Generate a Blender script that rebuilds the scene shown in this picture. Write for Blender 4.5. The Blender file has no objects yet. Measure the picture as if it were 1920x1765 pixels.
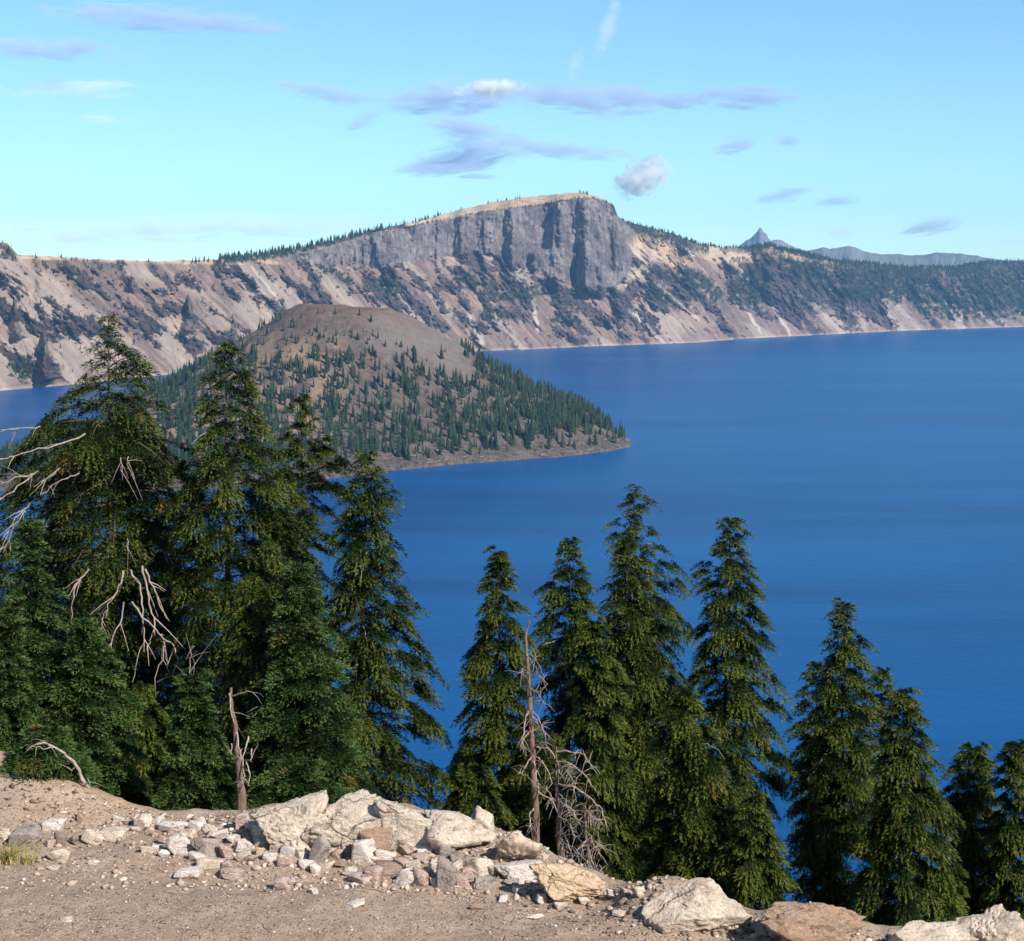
import bpy, bmesh, math
import numpy as np
from mathutils import Vector

rng = np.random.default_rng(11)
SC = bpy.context.scene
COL = SC.collection
PI = math.pi
# ------------------------------------------------------------------ camera geometry
F, CX, CY, HZ = 3400.0, 960.0, 882.5, 515.0
PITCH = math.atan((CY - HZ) / F)
CAMZ = 280.0            # metres above the lake (z = 0)
SP, CP = math.sin(PITCH), math.cos(PITCH)
def ray(px, py):
    px = np.asarray(px, float); py = np.asarray(py, float)
    a = (px - CX) / F; b = -(py - CY) / F
    dx = a + 0 * b; dy = CP + b * SP + 0 * a; dz = -SP + b * CP + 0 * a
    h = np.hypot(dx, dy)
    return np.arctan2(dx, dy), dz / h
def at(px, py, D):
    az, te = ray(px, py)
    return np.array([D * np.sin(az), D * np.cos(az), CAMZ + D * te])
def on_z(px, py, z):
    az, te = ray(px, py)
    D = (z - CAMZ) / te
    return np.array([D * np.sin(az), D * np.cos(az), z])
def project(P):
    x, y, z = P[..., 0], P[..., 1], P[..., 2] - CAMZ
    f = y * CP - z * SP; u = y * SP + z * CP
    return CX + F * x / f, CY - F * u / f

# ------------------------------------------------------------------ noise
def _h(ix, iy, iz, seed):
    n = (ix.astype(np.int64) * 374761393 + iy.astype(np.int64) * 668265263 + iz.astype(np.int64) * 2147483647 + seed * 144269) & 0xffffffff
    n = ((n ^ (n >> 13)) * 1274126177) & 0xffffffff
    n = ((n ^ (n >> 16)) * 2246822519) & 0xffffffff
    return ((n ^ (n >> 15)) & 0xffffff) / float(0xffffff)
def noise2(x, y, seed=0):
    x = np.asarray(x, float); y = np.asarray(y, float)
    x, y = np.broadcast_arrays(x, y)
    ix = np.floor(x); iy = np.floor(y); fx = x - ix; fy = y - iy
    ix = ix.astype(np.int64); iy = iy.astype(np.int64); z0 = np.zeros_like(ix)
    ux = fx * fx * fx * (fx * (fx * 6 - 15) + 10); uy = fy * fy * fy * (fy * (fy * 6 - 15) + 10)
    def g(a, b):
        t = _h(ix + a, iy + b, z0, seed) * 2 * PI
        return np.cos(t) * (fx - a) + np.sin(t) * (fy - b)
    n0 = g(0, 0) * (1 - ux) + g(1, 0) * ux; n1 = g(0, 1) * (1 - ux) + g(1, 1) * ux
    return (n0 * (1 - uy) + n1 * uy) * 1.5
def fbm(x, y, oct=5, seed=0, gain=.5):
    s = 0; a = 1; t = 0
    for i in range(oct):
        s = s + a * noise2(x * 2 ** i + 17.3 * i, y * 2 ** i - 9.1 * i, seed + i); t += a; a *= gain
    return s / t * 1.4
def ridged(x, y, oct=4, seed=0, gain=.5):
    s = 0; a = 1; t = 0
    for i in range(oct):
        s = s + a * (1 - np.abs(noise2(x * 2 ** i + 5.3 * i, y * 2 ** i + 3.7 * i, seed + i)) * 2); t += a; a *= gain
    return s / t
def noise3(P, seed=0):
    ip = np.floor(P); f = P - ip; ip = ip.astype(np.int64); u = f * f * (3 - 2 * f)
    r = 0
    for a in (0, 1):
        wa = u[:, 0] if a else 1 - u[:, 0]
        for b in (0, 1):
            wb = u[:, 1] if b else 1 - u[:, 1]
            for c in (0, 1):
                wc = u[:, 2] if c else 1 - u[:, 2]
                r = r + wa * wb * wc * _h(ip[:, 0] + a, ip[:, 1] + b, ip[:, 2] + c, seed)
    return r * 2 - 1
def fbm3(P, oct=4, seed=0, gain=.5):
    s = 0; a = 1; t = 0
    for i in range(oct):
        s = s + a * noise3(P * 2 ** i + 7.7 * i, seed + i); t += a; a *= gain
    return s / t
def sm(a, b, x):
    t = np.clip((x - a) / (b - a + 1e-12), 0, 1); return t * t * (3 - 2 * t)

# ------------------------------------------------------------------ mesh helpers
def mesh_np(name, V, Fc, k, mats=(), smooth=False, attrs=None, parent=None, midx=None):
    """V (n,3); Fc (m,k) faces of k corners."""
    me = bpy.data.meshes.new(name)
    V = np.ascontiguousarray(V, dtype=np.float32); Fc = np.ascontiguousarray(Fc, dtype=np.int32)
    me.vertices.add(len(V)); me.vertices.foreach_set('co', V.ravel())
    me.loops.add(Fc.size); me.loops.foreach_set('vertex_index', Fc.ravel())
    me.polygons.add(len(Fc)); me.polygons.foreach_set('loop_start', np.arange(0, Fc.size, k, dtype=np.int32))
    if smooth: me.polygons.foreach_set('use_smooth', np.ones(len(Fc), dtype=bool))
    if midx is not None: me.polygons.foreach_set('material_index', np.ascontiguousarray(midx, dtype=np.int32))
    for m in mats: me.materials.append(m)
    if attrs:
        for an, av in attrs.items():
            av = np.asarray(av, dtype=np.float32)
            if av.ndim == 1:
                a = me.attributes.new(an, 'FLOAT', 'POINT'); a.data.foreach_set('value', av)
            else:
                a = me.attributes.new(an, 'FLOAT_COLOR', 'POINT')
                c = np.ones((len(av), 4), np.float32); c[:, :3] = av; a.data.foreach_set('color', c.ravel())
    me.update(calc_edges=True); me.validate()
    o = bpy.data.objects.new(name, me); COL.objects.link(o)
    if parent is not None: o.parent = parent
    return o
def grid_faces(nu, nv):
    i = np.arange(nu * nv).reshape(nu, nv)
    return np.stack([i[:-1, :-1], i[1:, :-1], i[1:, 1:], i[:-1, 1:]], -1).reshape(-1, 4)
def tag(o, label=None, cat=None, group=None, kind=None):
    if label: o['label'] = label
    if cat: o['category'] = cat
    if group: o['group'] = group
    if kind: o['kind'] = kind
    return o
def empty(name, loc):
    o = bpy.data.objects.new(name, None); COL.objects.link(o); o.location = loc; o.empty_display_size = .2; return o
class Tubes:
    def __init__(s): s.V = []; s.F = []; s.n = 0
    def add(s, P, R, k=5, cap=True):
        P = np.asarray(P, float); R = np.broadcast_to(np.asarray(R, float), (len(P),))
        T = np.gradient(P, axis=0); T /= np.linalg.norm(T, axis=1)[:, None] + 1e-9
        ref = np.array([0.3, 0.9, 0.2]) if abs(T[0][2]) > .8 else np.array([0, 0, 1.0])
        A = np.cross(T, ref); A /= np.linalg.norm(A, axis=1)[:, None] + 1e-9
        B = np.cross(T, A)
        ang = np.arange(k) * 2 * PI / k
        ring = P[:, None] + R[:, None, None] * (np.cos(ang)[None, :, None] * A[:, None] + np.sin(ang)[None, :, None] * B[:, None])
        n = len(P); idx = s.n + np.arange(n * k).reshape(n, k); nx = np.roll(idx, -1, axis=1)
        s.F.append(np.stack([idx[:-1], nx[:-1], nx[1:], idx[1:]], -1).reshape(-1, 4))
        s.V.append(ring.reshape(-1, 3)); s.n += n * k
    def build(s, name, mat, parent=None, smooth=True):
        return mesh_np(name, np.concatenate(s.V), np.concatenate(s.F), 4, [mat], smooth, parent=parent)

# ------------------------------------------------------------------ materials
def newmat(name):
    m = bpy.data.materials.new(name); m.use_nodes = True
    nt = m.node_tree; nt.nodes.clear(); return m, nt
class N:
    def __init__(s, nt): s.nt = nt
    def n(s, t, **kw):
        x = s.nt.nodes.new(t)
        for k, v in kw.items():
            if k in x.inputs: x.inputs[k].default_value = v
            else: setattr(x, k, v)
        return x
    def l(s, a, b): s.nt.links.new(a, b)
    def noise(s, vec, scale, detail=6, rough=.6, dist=0):
        x = s.n('ShaderNodeTexNoise'); x.inputs['Scale'].default_value = scale; x.inputs['Detail'].default_value = detail
        x.inputs['Roughness'].default_value = rough; x.inputs['Distortion'].default_value = dist
        if vec is not None: s.l(vec, x.inputs['Vector'])
        return x.outputs['Fac']
    def ramp(s, fac, stops):
        x = s.n('ShaderNodeValToRGB'); e = x.color_ramp.elements
        while len(e) < len(stops): e.new(.5)
        for i, (p, c) in enumerate(stops):
            e[i].position = p; e[i].color = (c, c, c, 1) if np.isscalar(c) else (*c, 1)
        s.l(fac, x.inputs['Fac']); return x.outputs['Color']
    def mix(s, fac, a, b, mode='MIX'):
        x = s.n('ShaderNodeMix'); x.data_type = 'RGBA'; x.blend_type = mode; x.clamp_factor = True
        for v, k in ((fac, 0), (a, 6), (b, 7)):
            if hasattr(v, 'links'): s.l(v, x.inputs[k])
            elif k == 0: x.inputs[0].default_value = v
            else: x.inputs[k].default_value = (*v, 1) if len(v) == 3 else v
        return x.outputs[2]
    def math(s, op, a, b=0.0):
        x = s.n('ShaderNodeMath'); x.operation = op
        for v, k in ((a, 0), (b, 1)):
            if hasattr(v, 'links'): s.l(v, x.inputs[k])
            else: x.inputs[k].default_value = v
        return x.outputs[0]
    def mapping(s, vec, scale):
        x = s.n('ShaderNodeMapping'); x.inputs['Scale'].default_value = scale; s.l(vec, x.inputs['Vector']); return x.outputs[0]
    def bump(s, h, strength, dist, normal=None):
        x = s.n('ShaderNodeBump'); x.inputs['Strength'].default_value = strength; x.inputs['Distance'].default_value = dist
        s.l(h, x.inputs['Height'])
        if normal is not None: s.l(normal, x.inputs['Normal'])
        return x.outputs[0]
    def out(s, color, rough=.9, normal=None, spec=.2):
        b = s.n('ShaderNodeBsdfPrincipled'); b.inputs['Specular IOR Level'].default_value = spec
        for v, k in ((color, 'Base Color'), (rough, 'Roughness')):
            if hasattr(v, 'links'): s.l(v, b.inputs[k])
            elif k == 'Roughness': b.inputs[k].default_value = v
            else: b.inputs[k].default_value = (*v, 1)
        if normal is not None: s.l(normal, b.inputs['Normal'])
        o = s.n('ShaderNodeOutputMaterial'); s.l(b.outputs[0], o.inputs['Surface']); return b

def mat_rock(name, c1, c2, dark, scale=1.0):
    m, nt = newmat(name); n = N(nt)
    co = n.n('ShaderNodeTexCoord').outputs['Object']
    geo = n.n('ShaderNodeObjectInfo').outputs['Random']
    v = n.n('ShaderNodeVectorMath'); v.operation = 'ADD'; n.l(co, v.inputs[0]); n.l(geo, v.inputs[1]); co = v.outputs[0]
    f1 = n.noise(co, 3.5 * scale, 8, .65, .4)
    f2 = n.noise(n.mapping(co, (1, 1, 1.7)), 6 * scale, 10, .75, .8)
    f3 = n.noise(co, 38 * scale, 6, .7)
    col = n.mix(n.ramp(f1, [(.38, 0), (.62, 1)]), c1, c2)
    col = n.mix(n.ramp(f2, [(.36, 1), (.47, 0)]), col, dark)
    col = n.mix(n.ramp(f3, [(.38, .45), (.5, 0)]), col, dark)
    vo = n.n('ShaderNodeTexVoronoi'); vo.feature = 'DISTANCE_TO_EDGE'; vo.inputs['Scale'].default_value = 3.2 * scale
    dst = n.n('ShaderNodeTexNoise'); dst.inputs['Scale'].default_value = 5 * scale; dst.inputs['Detail'].default_value = 6
    mx = n.mix(.25, co, dst.outputs['Color']); n.l(co, dst.inputs['Vector']); n.l(mx, vo.inputs['Vector'])
    crack = n.ramp(vo.outputs['Distance'], [(0.0, 1), (.025, 0)])
    cm = n.math('MULTIPLY', crack, n.ramp(n.noise(co, 2.3 * scale, 3), [(.42, 0), (.55, .7)]))
    col = n.mix(cm, col, tuple(x * .5 for x in dark))
    h = n.math('ADD', n.math('MULTIPLY', f2, .75), n.math('MULTIPLY', f3, .30))
    h = n.math('SUBTRACT', h, n.math('MULTIPLY', cm, .5))
    n.out(col, .95, n.bump(h, 1.0, .09 / scale), .1)
    return m
ROCK = {
 'white':  mat_rock('pale_stone', (.88, .78, .70), (.74, .63, .56), (.40, .32, .28)),
 'cream':  mat_rock('cream_stone', (.84, .70, .56), (.70, .57, .45), (.32, .24, .19)),
 'grey':   mat_rock('grey_stone', (.52, .43, .38), (.40, .33, .29), (.20, .155, .135)),
 'pink':   mat_rock('pink_stone', (.68, .51, .44), (.54, .39, .33), (.17, .10, .08)),
 'orange': mat_rock('orange_stone', (.56, .36, .24), (.46, .33, .25), (.20, .11, .07)),
 'ochre':  mat_rock('ochre_stone', (.76, .59, .38), (.72, .52, .38), (.42, .25, .15)),
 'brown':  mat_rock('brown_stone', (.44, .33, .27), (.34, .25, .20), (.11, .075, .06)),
 'slab':   mat_rock('weathered_slab', (.88, .74, .59), (.74, .60, .48), (.36, .26, .20), .62),
 'rubble': mat_rock('crumbly_rock', (.80, .63, .49), (.60, .45, .35), (.20, .12, .08), 1.6),
}
def mat_ground():
    m, nt = newmat('gravel_ground'); n = N(nt)
    co = n.n('ShaderNodeTexCoord').outputs['Object']
    base = n.mix(n.ramp(n.noise(co, .55, 5, .6), [(.35, 0), (.65, 1)]), (.36, .262, .195), (.44, .32, .228))
    base = n.mix(n.ramp(n.noise(co, 9, 6, .7), [(.4, 0), (.62, .6)]), base, (.165, .125, .095))
    at_ = n.n('ShaderNodeAttribute'); at_.attribute_name = 'mask'
    sep = n.n('ShaderNodeSeparateColor'); n.l(at_.outputs['Color'], sep.inputs[0])
    base = n.mix(sep.outputs[0], base, (.50, .31, .17))      # loose sand
    base = n.mix(sep.outputs[1], base, (.46, .36, .28))      # pale stone dust
    vo = n.n('ShaderNodeTexVoronoi'); vo.inputs['Scale'].default_value = 24; n.l(co, vo.inputs['Vector'])
    sc = n.n('ShaderNodeSeparateColor'); n.l(vo.outputs['Color'], sc.inputs[0])
    peb = n.math('MULTIPLY', n.ramp(vo.outputs['Distance'], [(.28, 1), (.42, 0)]), n.ramp(sc.outputs[0], [(.6, 0), (.64, 1)]))
    pc = n.ramp(sc.outputs[1], [(0, (.09, .07, .06)), (.35, (.20, .15, .12)), (.6, (.34, .24, .18)), (.82, (.5, .4, .33)), (1, (.62, .52, .44))])
    col = n.mix(peb, base, pc)
    vo2 = n.n('ShaderNodeTexVoronoi'); vo2.inputs['Scale'].default_value = 62; n.l(co, vo2.inputs['Vector'])
    s2 = n.n('ShaderNodeSeparateColor'); n.l(vo2.outputs['Color'], s2.inputs[0])
    g2 = n.ramp(s2.outputs[0], [(0, (.12, .09, .08)), (.3, (.25, .185, .14)), (.75, (.36, .26, .195)), (.97, (.52, .41, .33))])
    col = n.mix(.42, col, g2)
    h = n.math('ADD', n.math('MULTIPLY', peb, .6), n.math('MULTIPLY', n.noise(co, 40, 4, .7), .5))
    n.out(col, .95, n.bump(h, .8, .025), .1)
    return m
M_GROUND = mat_ground()

def mat_terrain():
    m, nt = newmat('caldera_wall_rock'); n = N(nt)
    co = n.n('ShaderNodeTexCoord').outputs['Object']
    at_ = n.n('ShaderNodeAttribute'); at_.attribute_name = 'mask'
    sep = n.n('ShaderNodeSeparateColor'); n.l(at_.outputs['Color'], sep.inputs[0])
    at2 = n.n('ShaderNodeAttribute'); at2.attribute_name = 'mask2'
    sep2 = n.n('ShaderNodeSeparateColor'); n.l(at2.outputs['Color'], sep2.inputs[0])
    big = n.ramp(n.noise(co, .004, 6, .6), [(.38, 0), (.62, 1)])
    scree = n.mix(big, (.285, .186, .132), (.195, .133, .104))
    scree = n.mix(n.ramp(n.noise(co, .06, 10, .85), [(.40, .7), (.52, 0)]), scree, (.11, .085, .078))
    scree = n.mix(n.ramp(n.noise(co, .035, 10, .85), [(.52, 0), (.62, .5)]), scree, (.40, .31, .25))
    scree = n.mix(n.ramp(n.noise(co, .03, 6, .7), [(.4, 0), (.65, .6)]), scree, (.21, .145, .125))
    scree = n.mix(n.ramp(sep2.outputs[2], [(.25, .75), (.5, 0)]), scree, (.135, .100, .088))
    scree = n.mix(n.ramp(sep2.outputs[2], [(.62, 0), (.9, .45)]), scree, (.37, .265, .195))
    rock = n.mix(n.ramp(n.noise(n.mapping(co, (1, 1, .25)), .02, 8, .75), [(.36, 0), (.62, 1)]), (.050, .039, .042), (.180, .132, .112))
    cliff = n.mix(n.ramp(n.noise(n.mapping(co, (1, 1, .22)), .045, 10, .8), [(.38, 0), (.6, 1)]), (.088, .076, .080), (.285, .240, .218))
    cliff = n.mix(n.ramp(n.noise(n.mapping(co, (1, 1, .5)), .012, 6, .7), [(.5, 0), (.68, .55)]), cliff, (.27, .195, .155))
    col = n.mix(sep.outputs[0], scree, rock)
    col = n.mix(sep2.outputs[0], col, cliff)
    pum = n.mix(n.ramp(n.noise(co, .02, 5, .7), [(.4, 0), (.6, 1)]), (.52, .37, .235), (.36, .24, .15))
    col = n.mix(sep.outputs[1], col, pum)
    col = n.mix(sep2.outputs[1], col, (.56, .47, .39))
    veg = n.mix(n.ramp(n.noise(co, .05, 4, .7), [(.4, 0), (.6, 1)]), (.02, .035, .018), (.055, .065, .035))
    col = n.mix(sep.outputs[2], col, veg)
    h = n.noise(n.mapping(co, (1, 1, .4)), .06, 8, .8)
    st = n.math('ADD', .45, n.math('MULTIPLY', sep.outputs[0], .5))
    bp = n.n('ShaderNodeBump'); bp.inputs['Distance'].default_value = 22; n.l(h, bp.inputs['Height']); n.l(st, bp.inputs['Strength'])
    n.out(col, 1.0, bp.outputs[0], .05)
    return m
M_TERR = mat_terrain()

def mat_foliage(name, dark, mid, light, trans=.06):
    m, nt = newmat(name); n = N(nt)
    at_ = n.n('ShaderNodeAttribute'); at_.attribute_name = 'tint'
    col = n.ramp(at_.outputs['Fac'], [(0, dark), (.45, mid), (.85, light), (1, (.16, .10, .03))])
    b = n.n('ShaderNodeBsdfPrincipled'); b.inputs['Roughness'].default_value = .55; b.inputs['Specular IOR Level'].default_value = .12
    n.l(col, b.inputs['Base Color'])
    t = n.n('ShaderNodeBsdfTranslucent'); n.l(col, t.inputs['Color'])
    mx = n.n('ShaderNodeMixShader'); mx.inputs[0].default_value = trans
    n.l(b.outputs[0], mx.inputs[1]); n.l(t.outputs[0], mx.inputs[2])
    o = n.n('ShaderNodeOutputMaterial'); n.l(mx.outputs[0], o.inputs['Surface']); return m
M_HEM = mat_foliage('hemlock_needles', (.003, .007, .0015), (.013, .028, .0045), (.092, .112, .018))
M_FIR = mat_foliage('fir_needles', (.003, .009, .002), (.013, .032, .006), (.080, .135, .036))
M_DEADN = mat_foliage('dry_twigs', (.14, .10, .085), (.2, .15, .13), (.28, .22, .19), .05)
def mat_bark(name, a, b, sc=9):
    m, nt = newmat(name); n = N(nt)
    co = n.n('ShaderNodeTexCoord').outputs['Object']
    f = n.noise(n.mapping(co, (1, 1, .18)), sc * 3, 8, .7)
    n.out(n.mix(n.ramp(f, [(.35, 0), (.65, 1)]), a, b), .9, n.bump(f, .9, .04), .15); return m
M_BARK = mat_bark('hemlock_bark', (.06, .04, .032), (.17, .12, .10))
M_SNAG = mat_bark('dead_wood', (.12, .075, .06), (.27, .18, .145))
M_BLEACH = mat_bark('bleached_wood', (.28, .21, .175), (.52, .42, .36))
def mat_far(name, a, b):
    m, nt = newmat(name); n = N(nt)
    at_ = n.n('ShaderNodeAttribute'); at_.attribute_name = 'tint'
    n.out(n.mix(at_.outputs['Fac'], a, b), .8, None, .1); return m
M_FAR = mat_far('distant_conifer_green', (.008, .017, .010), (.034, .052, .020))

# ------------------------------------------------------------------ foreground ground
ZG = CAMZ - 7.0
edge_px = [(-900, 1470), (-300, 1490), (0, 1500), (150, 1528), (300, 1543), (470, 1545), (620, 1550), (800, 1560), (930, 1590), (1040, 1640), (1160, 1682), (1300, 1712), (1430, 1745), (1640, 1772), (1930, 1800), (2400, 1850), (3000, 1900)]
EP = np.array([on_z(a, b, ZG)[:2] for a, b in edge_px]); EP = EP[np.argsort(EP[:, 0])]
def edge_y(x): return np.interp(x, EP[:, 0], EP[:, 1])
def blob(x, y, px, py, w, h, z=ZG):
    c = on_z(px, py, z)
    return np.exp(-(((x - c[0]) / w) ** 2 + ((y - c[1]) / h) ** 2))
def ground_z(x, y):
    s = y - edge_y(x) - .25
    z = ZG + 0 * x
    z = z + .10 * fbm(x * .35, y * .35, 4, 3) + .03 * fbm(x * 2, y * 2, 4, 9)
    near = np.exp(-np.clip(-s, 0, 50) / .9) * (s < 6)
    z = z + near * (.07 + .07 * fbm(x * 1.3, y * 1.3, 4, 31))          # berm along the brink
    z = z + .55 * blob(x, y, -60, 1480, 1.3, 1.6) + .25 * blob(x, y, 90, 1530, 1.0, .9)
    z = z + .30 * blob(x, y, 560, 1580, 1.4, 1.0) + .22 * blob(x, y, 850, 1610, 1.1, .8)
    z = z + .38 * blob(x, y, 1250, 1715, .55, .6) + .22 * blob(x, y, 1510, 1755, .42, .4)
    steep = .74 + .10 * fbm(x * .05, y * .05, 3, 77)
    z = z - np.where(s > 0, steep * (np.sqrt(s * s + .25) - .5) * 1.0, 0)
    z = z + np.where(s > 3, 1.2 * fbm(x * .08, y * .08, 5, 40) * sm(3, 30, s), 0)
    z = z + np.clip(15 - y, 0, 13) * .385                              # rises to where the viewer stands
    return z
def stretch(a, b, step, far, g=1.06):
    c = list(np.arange(a, b, step)); s = step; v = c[-1]
    while v < far: s *= g; v += s; c.append(v)
    return c
xs = stretch(-9, 9, .05, 900); xs = sorted(set([-v for v in stretch(9, 9.01, .05, 900)[1:]]) | set(xs))
ys = stretch(15, 25.5, .05, 1100, 1.05); back = [15 - (v - 15) for v in stretch(15, 15.01, .08, 300, 1.1)[1:]]
ys = sorted(set(back) | set(ys))
X, Y = np.meshgrid(np.array(xs), np.array(ys), indexing='ij')
Z = ground_z(X, Y); Z = np.maximum(Z, -12)
sand = np.clip(1.0 * blob(X, Y, 230, 1525, .75, .9) + .9 * blob(X, Y, 30, 1490, 1.1, 1.2) + .45 * blob(X, Y, 285, 1615, .55, .45) + .45 * blob(X, Y, 470, 1620, .8, .5) * 1.0, 0, 1)
sand = np.clip(sand * (.7 + .6 * fbm(X * 2, Y * 2, 4, 8)), 0, 1)
dust = sm(.0, 1.1, 1.3 + (Y - edge_y(X))) * (Y < edge_y(X) + .4) * sm(-.1, .5, fbm(X * 1.6, Y * 1.6, 5, 21)) * .7 * (X < 1.0)
slope_m = sm(.6, 2.5, Y - edge_y(X))
mask = np.stack([np.maximum(sand, slope_m * .35), dust, 0 * sand], -1).reshape(-1, 3)
g = mesh_np('ground', np.stack([X, Y, Z], -1).reshape(-1, 3), grid_faces(len(xs), len(ys))[:, ::1], 4, [M_GROUND], True, {'mask': mask})
tag(g, kind='structure')
def gz(x, y): return float(ground_z(np.array([float(x)]), np.array([float(y)]))[0])
def on_ground(px, py):
    z = ZG
    for _ in range(12):
        p = on_z(px, py, z); z = .5 * z + .5 * gz(p[0], p[1])
    return on_z(px, py, z)

# ------------------------------------------------------------------ lake
def mat_water():
    m, nt = newmat('lake_water'); n = N(nt)
    co = n.n('ShaderNodeTexCoord').outputs['Object']
    wind = n.noise(n.mapping(co, (.35, 1.6, 1)), .0016, 6, .6, .5)
    wind2 = n.noise(n.mapping(co, (.3, 1.5, 1)), .008, 6, .65, .6)
    w = n.math('ADD', n.math('MULTIPLY', wind, .65), n.math('MULTIPLY', wind2, .35))
    col = n.mix(n.ramp(w, [(.38, 0), (.58, 1)]), (.0, .045, .162), (.0, .074, .232))
    fine = n.noise(n.mapping(co, (.7, 1, 1)), .22, 6, .7)
    fine2 = n.noise(n.mapping(co, (.7, 1, 1)), .045, 5, .7)
    nb = n.bump(fine2, .35, 1.6); nb = n.bump(fine, .35, .45, nb)
    b = n.out(col, .30, nb, .06)
    b.inputs['IOR'].default_value = 1.33
    return m
lk = mesh_np('lake_water', np.array([[-14000, -3000, 0], [14000, -3000, 0], [14000, 14500, 0], [-14000, 14500, 0]]), np.array([[0, 1, 2, 3]]), 4, [mat_water()])
tag(lk, kind='structure')

# ------------------------------------------------------------------ caldera wall
SHORE = [(-400, 775), (-200, 752), (0, 733), (140, 721), (290, 705), (600, 676), (890, 659), (1000, 655), (1100, 650), (1300, 643), (1400, 635), (1500, 630), (1700, 620), (1920, 613), (2300, 606)]
SKY = [(-400, 440), (-200, 452), (-60, 462), (0, 455), (14, 457), (34, 478), (100, 481), (180, 487), (300, 490), (400, 487), (470, 480), (560, 466), (640, 448), (700, 432), (780, 416), (850, 397), (920, 380), (1000, 368), (1090, 361), (1125, 370), (1150, 384), (1158, 405), (1170, 414), (1200, 423), (1260, 438), (1310, 458), (1335, 463), (1390, 465), (1440, 458), (1500, 472), (1560, 486), (1640, 494), (1700, 500), (1790, 500), (1850, 490), (1920, 490), (2300, 480)]
def azline(pts):
    p = np.array(pts, float); az, te = ray(p[:, 0], p[:, 1]); return az, te
NU = 1700
AZ = np.linspace(math.radians(-22), math.radians(22), NU)
def line(pts, az=AZ):
    a, t = azline(pts); return np.interp(az, a, t)
e0 = line(SHORE); e1 = line(SKY)
PXc = CX + F * np.tan(AZ) / CP * 1.0           # column's photo x near the horizon row
PXc = CX + F * np.tan(AZ) * (CP + (CY - 520) / F * SP)
e1 = e1 + (2.2 / F) * fbm(PXc / 22, 0 * PXc, 4, 5)
CT = line([(-400, 300), (520, 478), (560, 476), (640, 455), (700, 436), (780, 423), (850, 409), (920, 396), (1000, 386), (1050, 378), (1095, 371), (1130, 376), (1150, 385), (1165, 412), (1200, 440), (1300, 470), (2300, 470)])
CB = line([(-400, 310), (520, 480), (560, 488), (620, 498), (650, 501), (700, 502), (750, 497), (800, 486), (850, 478), (880, 474), (920, 474), (950, 484), (980, 502), (1020, 520), (1060, 532), (1100, 537), (1130, 548), (1150, 542), (1175, 520), (1190, 470), (1200, 441), (1300, 471), (2300, 471)])
NV = 460
T = np.linspace(0, 1, NV)
E = e0[:, None] + (e1 - e0)[:, None] * T[None, :]
PY = 0 * E
PX2 = PXc[:, None] + 0 * E
PY = HZ - E * F * 1.0                              # approximate photo row
jag = (6 / F) * fbm(PX2 / 14, PY / 30, 3, 12)
cliff = sm(-1.2 / F, 1.2 / F, E - CB[:, None] + jag * 1.9) * sm(-1.2 / F, 1.2 / F, CT[:, None] - E + jag * .4)
cliff *= (PX2 > 540) & (PX2 < 1205)
cap = sm(0, 2 / F, E - CT[:, None] + jag * .4) * ((PX2 > 760) & (PX2 < 1150))
def ell(px, py, rx, ry, ang=0.0, soft=.35):
    c, s = math.cos(math.radians(ang)), math.sin(math.radians(ang))
    dx = PX2 - px; dy = PY - py
    u = (dx * c + dy * s) / rx; v = (-dx * s + dy * c) / ry
    r = np.sqrt(u * u + v * v) + .35 * fbm(PX2 / 18, PY / 18, 4, 55)
    return 1 - sm(1 - soft, 1 + soft, r)
pum = cap.copy()
for a in [(1240, 470, 62, 22, 22), (1345, 478, 52, 15, 14), (1210, 462, 30, 18, -20), (1470, 478, 42, 9, 12), (1560, 497, 45, 6, 8), (1400, 486, 20, 10, 0), (300, 489, 150, 5, 2), (480, 487, 40, 5, 10), (90, 484, 60, 5, 0), (1190, 520, 22, 6, -35)]:
    pum = np.maximum(pum, ell(*a) * .95)
skyrim = sm(7 / F, 1 / F, (e1[:, None] - E))
pum = np.maximum(pum, skyrim * ((PX2 < 480)) * .6)
veg = 0 * E
for a in [(600, 495, 36, 9, 38), (645, 522, 22, 8, 35), (725, 535, 30, 14, 10), (960, 555, 40, 14, 10), (1290, 520, 42, 14, 10), (1240, 555, 34, 10, 40), (1320, 545, 40, 18, 20), (1410, 540, 40, 30, 40), (1525, 520, 50, 16, 10), (1600, 540, 60, 22, 5), (1700, 540, 70, 26, 0), (1640, 515, 90, 12, 3), (1820, 575, 70, 22, 10), (1860, 530, 60, 30, 0), (1910, 540, 40, 50, 0), (1500, 500, 60, 14, 10), (40, 685, 24, 22, 50), (1010, 545, 30, 10, 0), (870, 520, 20, 10, 0), (930, 590, 30, 10, 10), (1060, 600, 30, 8, 0), (1750, 560, 40, 30, 0), (2050, 540, 120, 40, 0)]:
    veg = np.maximum(veg, ell(*a))
vn = fbm(PX2 / 9, PY / 9, 4, 61)
veg = veg * sm(-.25, .25, vn + .12)
right = sm(1330, 1420, PX2)
rimforest = sm(12 / F, 5 / F, e1[:, None] - E) * (right * sm(1500, 1480, PX2) * 1.0 + sm(1480, 1500, PX2))
rimforest = np.maximum(rimforest, sm(26 / F, 16 / F, e1[:, None] - E) * sm(1500, 1580, PX2) * .8)
rimforest = np.maximum(rimforest, sm(14 / F, 6 / F, e1[:, None] - E) * ((PX2 > 400) & (PX2 < 720)) * .8)
rimforest = np.maximum(rimforest, sm(20 / F, 10 / F, e1[:, None] - E) * ((PX2 > 1165) & (PX2 < 1330)) * .7)
veg = np.maximum(veg, rimforest * sm(-.35, .05, vn + .2))
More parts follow.
